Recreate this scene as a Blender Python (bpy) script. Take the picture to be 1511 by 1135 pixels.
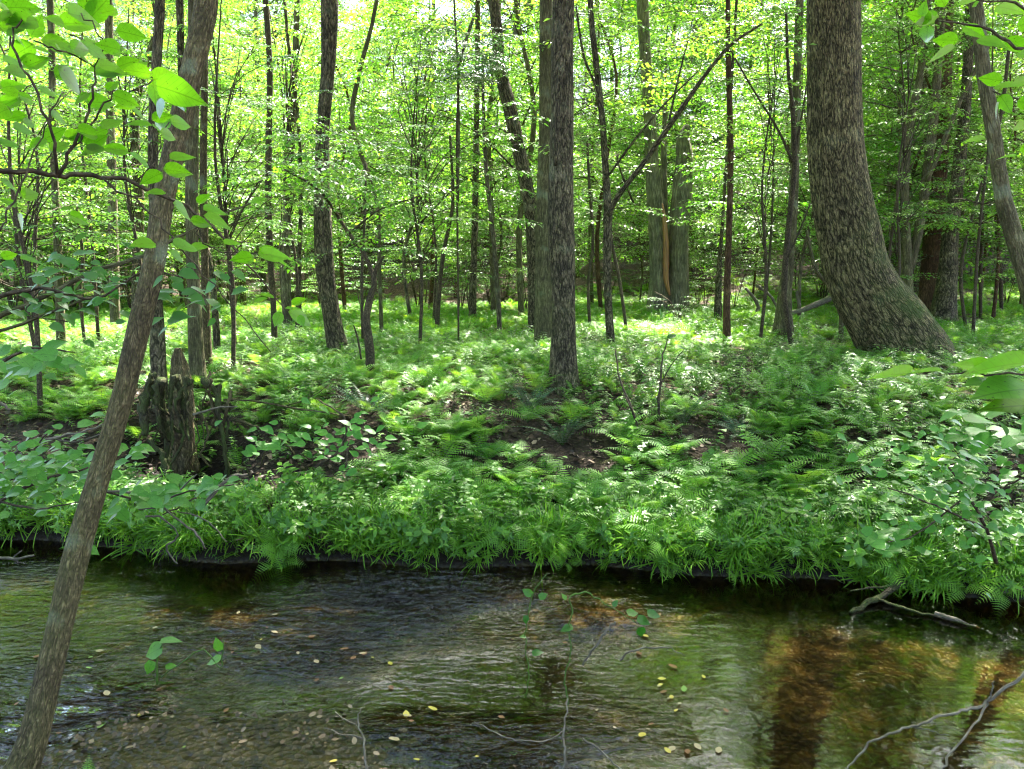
import bpy, math, random
import numpy as np
from math import radians as R, sin, cos, pi
for o in list(bpy.data.objects): bpy.data.objects.remove(o)
SC = bpy.context.scene; COL = SC.collection
rng = np.random.default_rng(7); random.seed(7)

# ---------------------------------------------------------------- camera, sky, sun, exposure
F = 1135.0; PITCH = R(8.4); CAM = np.array([0, 0, 2.3])
cd = bpy.data.cameras.new('camera'); cam = bpy.data.objects.new('camera', cd); COL.objects.link(cam)
cam.location = CAM; cam.rotation_euler = (pi/2 - PITCH, 0, 0)
cd.sensor_width = 36; cd.lens = 36 * F / 1511; cd.clip_end = 2000; cd.clip_start = 0.05
SC.camera = cam
SUN_EL, SUN_AZ = 60, 24            # azimuth: degrees clockwise from +Y (straight ahead)
w = bpy.data.worlds.new('World'); SC.world = w; w.use_nodes = True
nt = w.node_tree; bg = nt.nodes['Background']
sky = nt.nodes.new('ShaderNodeTexSky'); sky.sky_type = 'NISHITA'; sky.sun_disc = False
sky.sun_elevation = R(SUN_EL); sky.sun_rotation = R(SUN_AZ); sky.air_density = 1.0; sky.dust_density = 4.0
nt.links.new(sky.outputs[0], bg.inputs[0]); bg.inputs[1].default_value = 0.08
sd = bpy.data.lights.new('sun', 'SUN'); sd.energy = 5.0; sd.angle = R(0.5); sd.color = (1, .95, .86)
sun = bpy.data.objects.new('sun', sd); COL.objects.link(sun)
from mathutils import Vector
sv = Vector((sin(R(SUN_AZ))*cos(R(SUN_EL)), cos(R(SUN_AZ))*cos(R(SUN_EL)), sin(R(SUN_EL))))
sun.rotation_euler = sv.to_track_quat('Z', 'Y').to_euler(); sun.location = (10, 20, 40)
SC.view_settings.view_transform = 'Standard'; SC.view_settings.look = 'None'
SC.view_settings.exposure = 3.5; SC.view_settings.gamma = 1
c = SC.cycles
c.max_bounces = 7; c.diffuse_bounces = 2; c.glossy_bounces = 2; c.transmission_bounces = 4
c.transparent_max_bounces = 8; c.caustics_reflective = False; c.caustics_refractive = False
c.use_denoising = True; c.denoiser = 'OPENIMAGEDENOISE'; c.denoising_input_passes = 'RGB_ALBEDO_NORMAL'
c.sample_clamp_indirect = 6; c.pixel_filter_type = 'BLACKMAN_HARRIS'; c.filter_width = 1.2
c.use_adaptive_sampling = True; c.adaptive_threshold = 0.02
SC.render.use_persistent_data = False

# ---------------------------------------------------------------- helpers: picture <-> place
def ray(px, py):
    x = (px - 755.5)/F; y = -(py - 567.5)/F
    return np.array([x, cos(PITCH) + y*sin(PITCH), -sin(PITCH) + y*cos(PITCH)])
def at(px, py, Y):
    d = ray(px, py); return CAM + d*(Y/d[1])
def dep(px, py, Y): return Y/ray(px, py)[1]
def _h(ix, iy, s):
    n = (ix*374761393 + iy*668265263 + s*974711) & 0x7fffffff
    n = ((n ^ (n >> 13))*1274126177) & 0x7fffffff
    return ((n ^ (n >> 16)) & 0xffff)/65535.0
def noise(x, y, s=0):
    x = np.asarray(x, float); y = np.asarray(y, float)
    ix = np.floor(x).astype(np.int64); iy = np.floor(y).astype(np.int64)
    fx = x-ix; fy = y-iy; fx = fx*fx*(3-2*fx); fy = fy*fy*(3-2*fy)
    return ((_h(ix,iy,s)*(1-fx)+_h(ix+1,iy,s)*fx)*(1-fy) + (_h(ix,iy+1,s)*(1-fx)+_h(ix+1,iy+1,s)*fx)*fy)
def fbm(x, y, s=0, o=4):
    t = 0; a = .5
    for k in range(o): t = t + a*(noise(np.asarray(x)*2**k, np.asarray(y)*2**k, s+k)-.5); a *= .5
    return t
def edge(x):                                # far waterline of the stream
    return 5.72 - .125*x + .12*np.sin(1.1*x+.6) + .06*np.sin(3.1*x) + .10*(noise(x*1.7, 3.3, 5)-.5)
def H(x, y):
    x = np.asarray(x, float); y = np.asarray(y, float)
    d = y - edge(x)
    up = np.interp(d, [0, .06, .5, 1.0, 1.9, 2.8, 4.2, 20, 24, 30, 60, 90, 200],
                      [-.12, .20, .34, .46, .78, 1.0, 1.08, 1.22, 1.5, 3.0, 14, 19, 30])
    root = np.exp(-((x+3.25)**2)/.5)*np.exp(-((d-1.5)**2)/.35)   # hollow torn out of the bank beside the stump
    up = up - .62*root
    up = up + np.clip(d, 0, 3)/3*(.16*fbm(x*.8, y*.8, 11) + .10*fbm(x*2.5, y*2.5, 21)) + np.clip((d-15)/20, 0, 1)*2.4*fbm(x*.08, y*.08, 31)
    up = up + np.where(d > .1, .03*fbm(x*7, y*7, 51), 0)
    bar = np.exp(-((x+1.1+(y-4)*-.9)**2)/1.4)*.09                     # riffle bar crossing the stream
    gr = np.clip((4.15 - y - .25*np.sin(x*1.3))/.8, 0, 1)*.17*np.clip((1.5-x)/1.0, 0, 1)
    bed = -.22 + bar + gr + .10*fbm(x*1.3, y*1.3, 41) + .07*fbm(x*6, y*6, 43, 3) + .035*(noise(x*20, y*20, 9)-.5)
    bed = np.minimum(bed, .006)
    near = np.interp(y, [-30, -6, 0, 1.6, 2.45, 2.9], [1.3, 1.0, .78, .62, .12, -.1]) + .12*fbm(x, y, 61)
    bed = np.where(y < 2.9, np.maximum(near, np.where(y < 2.6, near, bed)), bed)
    return np.where(d > 0, up, bed)
def ground(px, py):                         # where the ray through (px, py) meets the ground
    d = ray(px, py); t = np.linspace(2, 90, 6000); p = CAM + t[:, None]*d
    k = np.argmax(p[:, 2] < H(p[:, 0], p[:, 1])); return p[k]
def gx(px, Y): return (px-755.5)/F * Y/ cos(PITCH) * 1.0

# ---------------------------------------------------------------- helpers: meshes
class M:
    """triangle soup with a per-vertex random value, a bark coordinate and a material per face"""
    def __init__(s, V=None, T=None, r=None, m=None, b=None):
        s.V = np.zeros((0,3)) if V is None else np.asarray(V, float)
        s.T = np.zeros((0,3), int) if T is None else np.asarray(T, int)
        s.r = np.zeros(len(s.V)) if r is None else np.asarray(r, float)
        s.m = np.zeros(len(s.T), int) if m is None else np.asarray(m, int)
        s.b = s.V.copy() if b is None else np.asarray(b, float)
def join(ms):
    ms = [m for m in ms if len(m.V)]
    off = np.cumsum([0]+[len(m.V) for m in ms])[:-1]
    return M(np.concatenate([m.V for m in ms]), np.concatenate([m.T+o for m, o in zip(ms, off)]),
             np.concatenate([m.r for m in ms]), np.concatenate([m.m for m in ms]), np.concatenate([m.b for m in ms]))
def unit(a): return a/np.maximum(np.linalg.norm(a, axis=-1, keepdims=True), 1e-9)
def scatter(t, P, D, N, S, mixr=.6):
    P = np.atleast_2d(P); n = len(P); D = unit(np.atleast_2d(D)); S = np.asarray(S, float).reshape(-1)*np.ones(n)
    X = unit(np.cross(D, np.atleast_2d(N))); Z = np.cross(X, D)
    V = (t.V[None,:,0,None]*X[:,None] + t.V[None,:,1,None]*D[:,None] + t.V[None,:,2,None]*Z[:,None])*S[:,None,None] + P[:,None]
    k = len(t.V); T = t.T[None] + (np.arange(n)*k)[:,None,None]
    rr = t.r[None]*mixr + rng.random(n)[:,None]*(1-mixr)
    rr = np.clip(.5+(rr-.5)*1.25, 0, 1)
    return M(V.reshape(-1,3), T.reshape(-1,3), rr.reshape(-1), np.tile(t.m, n), np.tile(t.b, (n,1)))
def build(name, m, mats, parent=None, smooth=False):
    me = bpy.data.meshes.new(name); nv, nf = len(m.V), len(m.T)
    me.vertices.add(nv); me.vertices.foreach_set('co', m.V.astype(np.float32).ravel())
    me.loops.add(nf*3); me.loops.foreach_set('vertex_index', m.T.astype(np.int32).ravel())
    me.polygons.add(nf); me.polygons.foreach_set('loop_start', np.arange(0, nf*3, 3, dtype=np.int32))
    me.polygons.foreach_set('material_index', m.m.astype(np.int32))
    if smooth: me.polygons.foreach_set('use_smooth', np.ones(nf, bool))
    a = me.attributes.new('rnd', 'FLOAT', 'POINT'); a.data.foreach_set('value', m.r.astype(np.float32))
    b = me.attributes.new('bark', 'FLOAT_VECTOR', 'POINT'); b.data.foreach_set('vector', m.b.astype(np.float32).ravel())
    for x in (mats if isinstance(mats, (list, tuple)) else [mats]): me.materials.append(x)
    me.update(calc_edges=True)
    o = bpy.data.objects.new(name, me); COL.objects.link(o)
    if parent: o.parent = parent
    return o
def tag(o, label, cat, group=None, kind=None):
    if label: o['label'] = label
    if cat: o['category'] = cat
    if group: o['group'] = group
    if kind: o['kind'] = kind
    return o
def thing(name, loc, label, cat, group=None, rz=0):
    o = bpy.data.objects.new(name, None); COL.objects.link(o); o.location = loc; o.rotation_euler[2] = rz
    o.empty_display_size = .1
    return tag(o, label, cat, group)
def copy_thing(src, loc, rz, s, label=None):
    o = src.copy(); COL.objects.link(o); o.location = loc; o.rotation_euler[2] = rz; o.scale = (s, s, s)
    if label: o['label'] = label
    for ch in src.children:
        k = ch.copy(); COL.objects.link(k); k.parent = o
    return o
def smooth_path(P, k=5):
    P = np.asarray(P, float)
    if len(P) < 3: return np.linspace(P[0], P[-1], k*2+1)
    t = np.concatenate([[0], np.cumsum(np.maximum(np.linalg.norm(np.diff(P[:,:3], axis=0), axis=1), 1e-6))])
    m = np.empty_like(P); m[1:-1] = (P[2:]-P[:-2])/(t[2:]-t[:-2])[:,None]; m[0] = (P[1]-P[0])/(t[1]-t[0]); m[-1] = (P[-1]-P[-2])/(t[-1]-t[-2]); out = []
    for i in range(len(P)-1):
        h = t[i+1]-t[i]
        for u in np.linspace(0, 1, k, endpoint=False):
            out.append((2*u**3-3*u*u+1)*P[i] + (u**3-2*u*u+u)*h*m[i] + (3*u*u-2*u**3)*P[i+1] + (u**3-u*u)*h*m[i+1])
    out.append(P[-1]); return np.array(out)
def tube(P, rad, n=8, k=5, lump=0., mat=0, flare=0, seed=0, jit=0., twist=0.):
    """a tapering limb through P (cols x,y,z); rad: one value per point"""
    P = np.asarray(P, float); rad = np.ones(len(P))*rad
    Q = smooth_path(np.column_stack([P, rad]), k); C, r = Q[:,:3].copy(), np.maximum(Q[:,3], .0005)
    m = len(C)
    if jit: C[1:-1] += rng.normal(0, jit, (m-2, 3))
    Tn = unit(np.gradient(C, axis=0)); u = np.cross(Tn[0], [0,0,1.]) if abs(Tn[0][2]) < .9 else np.cross(Tn[0], [0,1.,0])
    u = u/np.linalg.norm(u); U = []
    for i in range(m):
        u = u - Tn[i]*np.dot(u, Tn[i]); u = u/np.linalg.norm(u); U.append(u)
    U = np.array(U); W = np.cross(Tn, U); L = np.concatenate([[0], np.cumsum(np.linalg.norm(np.diff(C, axis=0), axis=1))])
    a = np.linspace(0, 2*pi, n, endpoint=False)
    rr = r[:,None]*np.ones(n)[None]
    if lump: rr = rr*(1 + lump*2*fbm(3+2.0*np.cos(a)[None]+seed+0*L[:,None], 2.0*np.sin(a)[None]*1.0+L[:,None]*1.3/max(r.mean()*6,.2), seed) )
    if flare:
        e = np.exp(-L/(r[0]*2.2))[:,None]; rr = rr*(1+flare*e*(.55+.45*np.cos(a*5+seed)[None]+.3*np.cos(a*3+seed*2)[None]))
    aa = a[None] + twist*L[:,None]
    V = C[:,None] + rr[:,:,None]*(np.cos(aa)[:,:,None]*U[:,None] + np.sin(aa)[:,:,None]*W[:,None])
    r0 = r.mean()
    b = np.stack([r0*np.cos(a)[None]+0*L[:,None], r0*np.sin(a)[None]+0*L[:,None], L[:,None]+0*a[None]], -1)
    i = np.arange(m-1)[:,None]*n; j = np.arange(n)[None]; j2 = (j+1) % n
    A, B, Cc, D = i+j, i+j2, i+n+j2, i+n+j
    T = np.concatenate([np.stack([A,B,Cc],-1).reshape(-1,3), np.stack([A,Cc,D],-1).reshape(-1,3)])
    V = V.reshape(-1,3); b = b.reshape(-1,3)
    V = np.vstack([V, C[-1]+Tn[-1]*r[-1]*.3, C[0]]); b = np.vstack([b, b[-1], b[0]]); e = (m-1)*n; N = len(V)
    T = np.vstack([T, [[e+q, e+(q+1)%n, N-2] for q in range(n)], [[(q+1)%n, q, N-1] for q in range(n)]])
    return M(V, T, np.full(len(V), random.random()), np.full(len(T), mat), b)
def strip(P, rad, n=3, mat=1): return tube(P, rad, n, 1 if len(P) > 2 else 1, mat=mat)

# ---------------------------------------------------------------- materials
def new_mat(name):
    m = bpy.data.materials.new(name); m.use_nodes = True; m.node_tree.nodes.clear(); return m, m.node_tree
def nd(t, typ, **kw):
    n = t.nodes.new('ShaderNode'+typ)
    for k, v in kw.items(): setattr(n, k, v)
    return n
def ramp(t, src, stops, interp='LINEAR'):
    r = nd(t, 'ValToRGB'); r.color_ramp.interpolation = interp; e = r.color_ramp.elements
    e[0].position, e[0].color = stops[0][0], (*stops[0][1], 1); e[1].position, e[1].color = stops[-1][0], (*stops[-1][1], 1)
    for p, cc in stops[1:-1]: q = e.new(p); q.color = (*cc, 1)
    t.links.new(src, r.inputs[0]); return r.outputs[0]
def mth(t, op, a, b=None, cl=False):
    n = nd(t, 'Math', operation=op); n.use_clamp = cl
    for i, v in enumerate((a, b)):
        if v is None: continue
        if isinstance(v, (int, float)): n.inputs[i].default_value = v
        else: t.links.new(v, n.inputs[i])
    return n.outputs[0]
def leaf_mat(name, d1, d2, t1, t2, gl=.5, rough=.38, objvar=.35, veins=0.):
    m, t = new_mat(name); L = t.links
    a = nd(t, 'Attribute', attribute_name='rnd'); oi = nd(t, 'ObjectInfo')
    v = mth(t, 'ADD', mth(t, 'MULTIPLY', a.outputs['Fac'], 1-objvar), mth(t, 'MULTIPLY', oi.outputs['Random'], objvar))
    cd_ = ramp(t, v, [(.15, d1), (.8, d2)]); ct = ramp(t, v, [(.15, t1), (.8, t2)])
    if veins:
        b_ = nd(t, 'Attribute', attribute_name='bark'); sx = nd(t, 'SeparateXYZ'); L.new(b_.outputs['Vector'], sx.inputs[0]); ax = mth(t, 'ABSOLUTE', sx.outputs['X'])
        mid = mth(t, 'LESS_THAN', ax, .014); fr_ = mth(t, 'FRACT', mth(t, 'MULTIPLY', mth(t, 'SUBTRACT', sx.outputs['Y'], mth(t, 'MULTIPLY', ax, .8)), 9)); sv_ = mth(t, 'LESS_THAN', fr_, .12)
        nz_ = nd(t, 'TexNoise'); nz_.inputs['Scale'].default_value = 5; L.new(b_.outputs['Vector'], nz_.inputs['Vector'])
        f = mth(t, 'SUBTRACT', mth(t, 'ADD', .72, mth(t, 'MULTIPLY', nz_.outputs[0], .5)), mth(t, 'MULTIPLY', mth(t, 'MAXIMUM', mid, mth(t, 'MULTIPLY', sv_, .6)), veins))
        ns2 = nd(t, 'TexNoise'); ns2.inputs['Scale'].default_value = 13; ns2.inputs['Detail'].default_value = 3; va = nd(t, 'VectorMath', operation='ADD'); L.new(b_.outputs['Vector'], va.inputs[0]); cx = nd(t, 'CombineXYZ'); L.new(mth(t, 'MULTIPLY', a.outputs['Fac'], 40), cx.inputs[2]); L.new(cx.outputs[0], va.inputs[1]); L.new(va.outputs[0], ns2.inputs['Vector'])
        f = mth(t, 'MULTIPLY', f, mth(t, 'SUBTRACT', 1, mth(t, 'MULTIPLY', mth(t, 'GREATER_THAN', ns2.outputs[0], .67), .7)))
        def mul(c_):
            q = nd(t, 'VectorMath', operation='SCALE'); L.new(c_, q.inputs[0]); L.new(f, q.inputs['Scale']); return q.outputs[0]
        cd_, ct = mul(cd_), mul(ct)
    df = nd(t, 'BsdfDiffuse'); L.new(cd_, df.inputs[0]); tr = nd(t, 'BsdfTranslucent'); L.new(ct, tr.inputs[0])
    ad = nd(t, 'AddShader'); L.new(df.outputs[0], ad.inputs[0]); L.new(tr.outputs[0], ad.inputs[1])
    g = nd(t, 'BsdfGlossy'); g.inputs['Roughness'].default_value = rough
    fr = nd(t, 'Fresnel'); fr.inputs[0].default_value = 1.42
    mx = nd(t, 'MixShader'); L.new(mth(t, 'MULTIPLY', fr.outputs[0], gl), mx.inputs[0]); L.new(ad.outputs[0], mx.inputs[1]); L.new(g.outputs[0], mx.inputs[2])
    o = nd(t, 'OutputMaterial'); L.new(mx.outputs[0], o.inputs[0]); return m
LF_CANOPY = leaf_mat('canopy_leaf', (.045,.10,.010), (.085,.145,.012), (.09,.28,.012), (.27,.46,.025), .6, .36)
LF_UNDER  = leaf_mat('understory_leaf', (.025,.07,.016), (.070,.150,.022), (.07,.25,.010), (.24,.48,.015), .65, .35)
LF_DARK   = leaf_mat('holly_leaf', (.012,.045,.016), (.02,.06,.018), (.02,.08,.01), (.03,.10,.01), .8, .3)
LF_FERN   = leaf_mat('fern_leaf', (.035,.11,.018), (.085,.175,.025), (.06,.22,.014), (.21,.38,.02), .5, .4)
LF_CARPET = leaf_mat('fern_carpet_leaf', (.05,.13,.015), (.11,.19,.02), (.11,.29,.010), (.30,.44,.012), .35, .42)
LF_HERB   = leaf_mat('herb_leaf', (.018,.070,.008), (.085,.185,.014), (.025,.12,.008), (.15,.35,.02), 1.0, .33, .35, .25)
LF_XFERN  = leaf_mat('dark_fern_leaf', (.020,.060,.030), (.035,.09,.045), (.015,.06,.015), (.03,.09,.02), 1.0, .34)
LF_NEAR   = leaf_mat('near_leaf', (.05,.13,.010), (.075,.16,.012), (.13,.35,.007), (.24,.47,.010), .4, .42, .1, .3)
LF_PALE   = leaf_mat('pale_leaf', (.045,.14,.018), (.09,.19,.026), (.06,.21,.014), (.15,.35,.025), .9, .38, .35, .25)
GRASS     = leaf_mat('grass_blade', (.04,.11,.010), (.12,.22,.015), (.06,.19,.006), (.18,.36,.01), .5)
def litter_mat():
    m, t = new_mat('dead_leaf'); a = nd(t, 'Attribute', attribute_name='rnd')
    cc = ramp(t, a.outputs['Fac'], [(0, (.02,.010,.006)), (.4, (.06,.033,.018)), (.75, (.12,.072,.042)), (1, (.22,.155,.10))])
    p = nd(t, 'BsdfPrincipled'); t.links.new(cc, p.inputs['Base Color']); p.inputs['Roughness'].default_value = .6
    o = nd(t, 'OutputMaterial'); t.links.new(p.outputs[0], o.inputs[0]); return m
LITTER = litter_mat()
def solid_leaf(name, col, rough=.5):
    m, t = new_mat(name); a = nd(t, 'Attribute', attribute_name='rnd')
    n = nd(t, 'TexNoise'); n.inputs['Scale'].default_value = 60
    cc = ramp(t, n.outputs[0], [(.3, tuple(x*.45 for x in col)), (.6, col)])
    p = nd(t, 'BsdfPrincipled'); t.links.new(cc, p.inputs['Base Color']); p.inputs['Roughness'].default_value = rough
    o = nd(t, 'OutputMaterial'); t.links.new(p.outputs[0], o.inputs[0]); return m
def bark_mat(name, dark, light, furrow=(14, 2.6), bump=.02, moss=.0, lichen=.0, groove=.12):
    m, t = new_mat(name); L = t.links
    a = nd(t, 'Attribute', attribute_name='bark'); oi = nd(t, 'ObjectInfo')
    mp = nd(t, 'VectorMath', operation='MULTIPLY'); mp.inputs[1].default_value = (furrow[0], furrow[0], furrow[1]); L.new(a.outputs['Vector'], mp.inputs[0])
    def ridge(scale, det, k):
        mq = nd(t, 'VectorMath', operation='MULTIPLY'); mq.inputs[1].default_value = (scale, scale, scale); L.new(mp.outputs[0], mq.inputs[0])
        ns = nd(t, 'TexNoise'); ns.inputs['Scale'].default_value = 1; ns.inputs['Detail'].default_value = det; ns.inputs['Distortion'].default_value = .35; L.new(mq.outputs[0], ns.inputs['Vector'])
        return mth(t, 'MULTIPLY', mth(t, 'ABSOLUTE', mth(t, 'SUBTRACT', ns.outputs[0], .5)), k, True)
    r1 = ridge(1.0, 1.5, 7); r2 = ridge(2.3, 1.0, 5)
    n2 = nd(t, 'TexNoise'); n2.inputs['Scale'].default_value = 60; n2.inputs['Detail'].default_value = 5; L.new(a.outputs['Vector'], n2.inputs['Vector'])
    n3 = nd(t, 'TexNoise'); n3.inputs['Scale'].default_value = 3.5; n3.inputs['Detail'].default_value = 5; L.new(a.outputs['Vector'], n3.inputs['Vector'])
    plate = mth(t, 'MULTIPLY', mth(t, 'ADD', .15+groove, mth(t, 'MULTIPLY', r1, .85-groove)), mth(t, 'ADD', .45, mth(t, 'MULTIPLY', r2, .55)))
    hgt = mth(t, 'ADD', plate, mth(t, 'MULTIPLY', n2.outputs[0], .45))
    fac = mth(t, 'MULTIPLY', plate, mth(t, 'ADD', .35, n2.outputs[0]), True)
    base = ramp(t, fac, [(.08, dark), (.42, tuple((x*.6+y*.4) for x, y in zip(dark, light))), (.85, light)])
    big = ramp(t, n3.outputs[0], [(.3, (.55,.55,.55)), (.5, (.95,.93,.9)), (.7, (1.35,1.3,1.2))])
    bmul = nd(t, 'Mix', data_type='RGBA', blend_type='MULTIPLY'); bmul.inputs['Factor'].default_value = 1; L.new(base, bmul.inputs['A']); L.new(big, bmul.inputs['B']); base = bmul.outputs['Result']
    mixc = nd(t, 'Mix', data_type='RGBA'); L.new(base, mixc.inputs['A']); mixc.inputs['B'].default_value = (.25,.30,.22,1)
    L.new(mth(t, 'MULTIPLY', ramp(t, n3.outputs[0], [(.56, (0,0,0)), (.66, (1,1,1))]), lichen), mixc.inputs['Factor'])
    ge = nd(t, 'NewGeometry'); sx = nd(t, 'SeparateXYZ'); L.new(ge.outputs['Normal'], sx.inputs[0]); sp = nd(t, 'SeparateXYZ'); L.new(ge.outputs['Position'], sp.inputs[0])
    lo = mth(t, 'ADD', mth(t, 'MULTIPLY', sx.outputs['Z'], 1.1), mth(t, 'SUBTRACT', 1.0, mth(t, 'MULTIPLY', sp.outputs['Z'], .28)))
    mf = mth(t, 'MULTIPLY', mth(t, 'MULTIPLY', ramp(t, n3.outputs[0], [(.38, (0,0,0)), (.62, (1,1,1))]), mth(t, 'MULTIPLY', lo, moss, True)), 1, True)
    mixm = nd(t, 'Mix', data_type='RGBA'); L.new(mixc.outputs['Result'], mixm.inputs['A']); mixm.inputs['B'].default_value = (.045,.075,.012,1); L.new(mf, mixm.inputs['Factor'])
    p = nd(t, 'BsdfPrincipled'); L.new(mixm.outputs['Result'], p.inputs['Base Color']); p.inputs['Roughness'].default_value = .85; p.inputs['Specular IOR Level'].default_value = .25
    bp = nd(t, 'Bump'); bp.inputs['Strength'].default_value = 1; bp.inputs['Distance'].default_value = bump; L.new(hgt, bp.inputs['Height']); L.new(bp.outputs[0], p.inputs['Normal'])
    o = nd(t, 'OutputMaterial'); L.new(p.outputs[0], o.inputs[0]); return m
BK_HICK = bark_mat('hickory_bark', (.014,.010,.005), (.50,.40,.22), (27, 7.5), .045, 1.0, .12, .0)
BK_DARK = bark_mat('oak_bark', (.012,.009,.006), (.36,.29,.19), (32, 8), .03, .35, .2, .05)
BK_GREY = bark_mat('grey_bark', (.035,.029,.015), (.30,.26,.15), (30, 4), .02, .5, .4, .3)
BK_PALE = bark_mat('pale_bark', (.07,.06,.045), (.42,.38,.29), (26, 2.2), .02, .2, .1, .25)
BK_BRWN = bark_mat('brown_bark', (.025,.018,.009), (.26,.20,.11), (42, 10), .014, .25, .5, .25)
BK_RED  = bark_mat('red_bark', (.04,.02,.012), (.22,.125,.075), (40, 6), .014, .2, .1)
BK_FAR  = bark_mat('far_bark', (.04,.032,.022), (.32,.27,.19), (30, 5), .012, .3, .3)
TWIG    = bark_mat('twig_bark', (.025,.018,.012), (.18,.14,.095), (60, 20), .001)
DEAD    = bark_mat('dead_wood', (.09,.075,.06), (.30,.26,.22), (60, 10), .002, .0, .2)
MOSSY   = bark_mat('mossy_wood', (.03,.025,.015), (.14,.12,.07), (40, 12), .012, 1.2, .5)
STEM    = leaf_mat('green_stem', (.05,.11,.02), (.08,.14,.03), (.01,.02,.0), (.01,.02,.0), .4)
def wood_split():
    m, t = new_mat('split_wood'); a = nd(t, 'Attribute', attribute_name='bark')
    mp = nd(t, 'VectorMath', operation='MULTIPLY'); mp.inputs[1].default_value = (60,60,2); t.links.new(a.outputs['Vector'], mp.inputs[0])
    n = nd(t, 'TexNoise'); n.inputs['Scale'].default_value = 1; n.inputs['Detail'].default_value = 4; t.links.new(mp.outputs[0], n.inputs['Vector'])
    p = nd(t, 'BsdfPrincipled'); t.links.new(ramp(t, n.outputs[0], [(.3, (.16,.06,.025)), (.7, (.55,.27,.13))]), p.inputs['Base Color'])
    o = nd(t, 'OutputMaterial'); t.links.new(p.outputs[0], o.inputs[0]); return m
SPLIT = wood_split()
def ground_mat():
    m, t = new_mat('soil'); L = t.links; ge = nd(t, 'NewGeometry'); sp = nd(t, 'SeparateXYZ'); L.new(ge.outputs['Position'], sp.inputs[0])
    n1 = nd(t, 'TexNoise'); n1.inputs['Scale'].default_value = 1.3; n1.inputs['Detail'].default_value = 6; L.new(ge.outputs['Position'], n1.inputs['Vector'])
    n2 = nd(t, 'TexNoise'); n2.inputs['Scale'].default_value = 14; n2.inputs['Detail'].default_value = 6; L.new(ge.outputs['Position'], n2.inputs['Vector'])
    vo = nd(t, 'TexVoronoi'); vo.inputs['Scale'].default_value = 26; L.new(ge.outputs['Position'], vo.inputs['Vector'])
    soil = ramp(t, n2.outputs[0], [(.3, (.008,.005,.003)), (.55, (.022,.014,.008)), (.75, (.05,.034,.022))])
    lit = ramp(t, vo.outputs['Color'], [(.1, (.018,.011,.007)), (.5, (.055,.035,.022)), (.9, (.14,.095,.065))])
    a = nd(t, 'Mix', data_type='RGBA'); L.new(soil, a.inputs['A']); L.new(lit, a.inputs['B'])
    L.new(ramp(t, sp.outputs['Z'], [(.0, (0,0,0)), (.006, (0,0,0)), (1, (1,1,1))]), a.inputs['Factor'])
    hz = nd(t, 'MapRange'); hz.inputs[1].default_value = .5; hz.inputs[2].default_value = 1.1; L.new(sp.outputs['Z'], hz.inputs[0]); L.new(hz.outputs[0], a.inputs['Factor'])
    wet = nd(t, 'MapRange'); wet.inputs[1].default_value = .1; wet.inputs[2].default_value = .5; wet.inputs[3].default_value = .8; wet.inputs[4].default_value = 0; L.new(sp.outputs['Z'], wet.inputs[0])
    a2 = nd(t, 'Mix', data_type='RGBA'); L.new(a.outputs['Result'], a2.inputs['A']); a2.inputs['B'].default_value = (.010,.007,.004,1); L.new(wet.outputs[0], a2.inputs['Factor']); a = a2
    bed = ramp(t, n1.outputs[0], [(.3, (.020,.018,.006)), (.45, (.065,.052,.015)), (.58, (.095,.07,.027)), (.72, (.045,.046,.012))])
    grit = ramp(t, n2.outputs[0], [(.35, (.35,.35,.35)), (.65, (1.35,1.3,1.25))])
    bm = nd(t, 'Mix', data_type='RGBA', blend_type='MULTIPLY'); bm.inputs['Factor'].default_value = 1; L.new(bed, bm.inputs['A']); L.new(grit, bm.inputs['B'])
    b = nd(t, 'Mix', data_type='RGBA'); L.new(bm.outputs['Result'], b.inputs['A']); L.new(a.outputs['Result'], b.inputs['B'])
    wz = nd(t, 'MapRange'); wz.inputs[1].default_value = -.03; wz.inputs[2].default_value = .03; L.new(sp.outputs['Z'], wz.inputs[0]); L.new(wz.outputs[0], b.inputs['Factor'])
    p = nd(t, 'BsdfPrincipled'); L.new(b.outputs['Result'], p.inputs['Base Color'])
    rg = nd(t, 'MapRange'); rg.inputs[1].default_value = 0; rg.inputs[2].default_value = .06; rg.inputs[3].default_value = .3; p.inputs['Specular IOR Level'].default_value = .25; rg.inputs[4].default_value = .9; L.new(sp.outputs['Z'], rg.inputs[0]); L.new(rg.outputs[0], p.inputs['Roughness'])
    bp = nd(t, 'Bump'); bp.inputs['Distance'].default_value = .03; L.new(mth(t, 'ADD', n2.outputs[0], mth(t, 'MULTIPLY', vo.outputs['Distance'], .6)), bp.inputs['Height']); L.new(bp.outputs[0], p.inputs['Normal'])
    o = nd(t, 'OutputMaterial'); L.new(p.outputs[0], o.inputs[0]); return m
SOIL = ground_mat()
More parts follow.
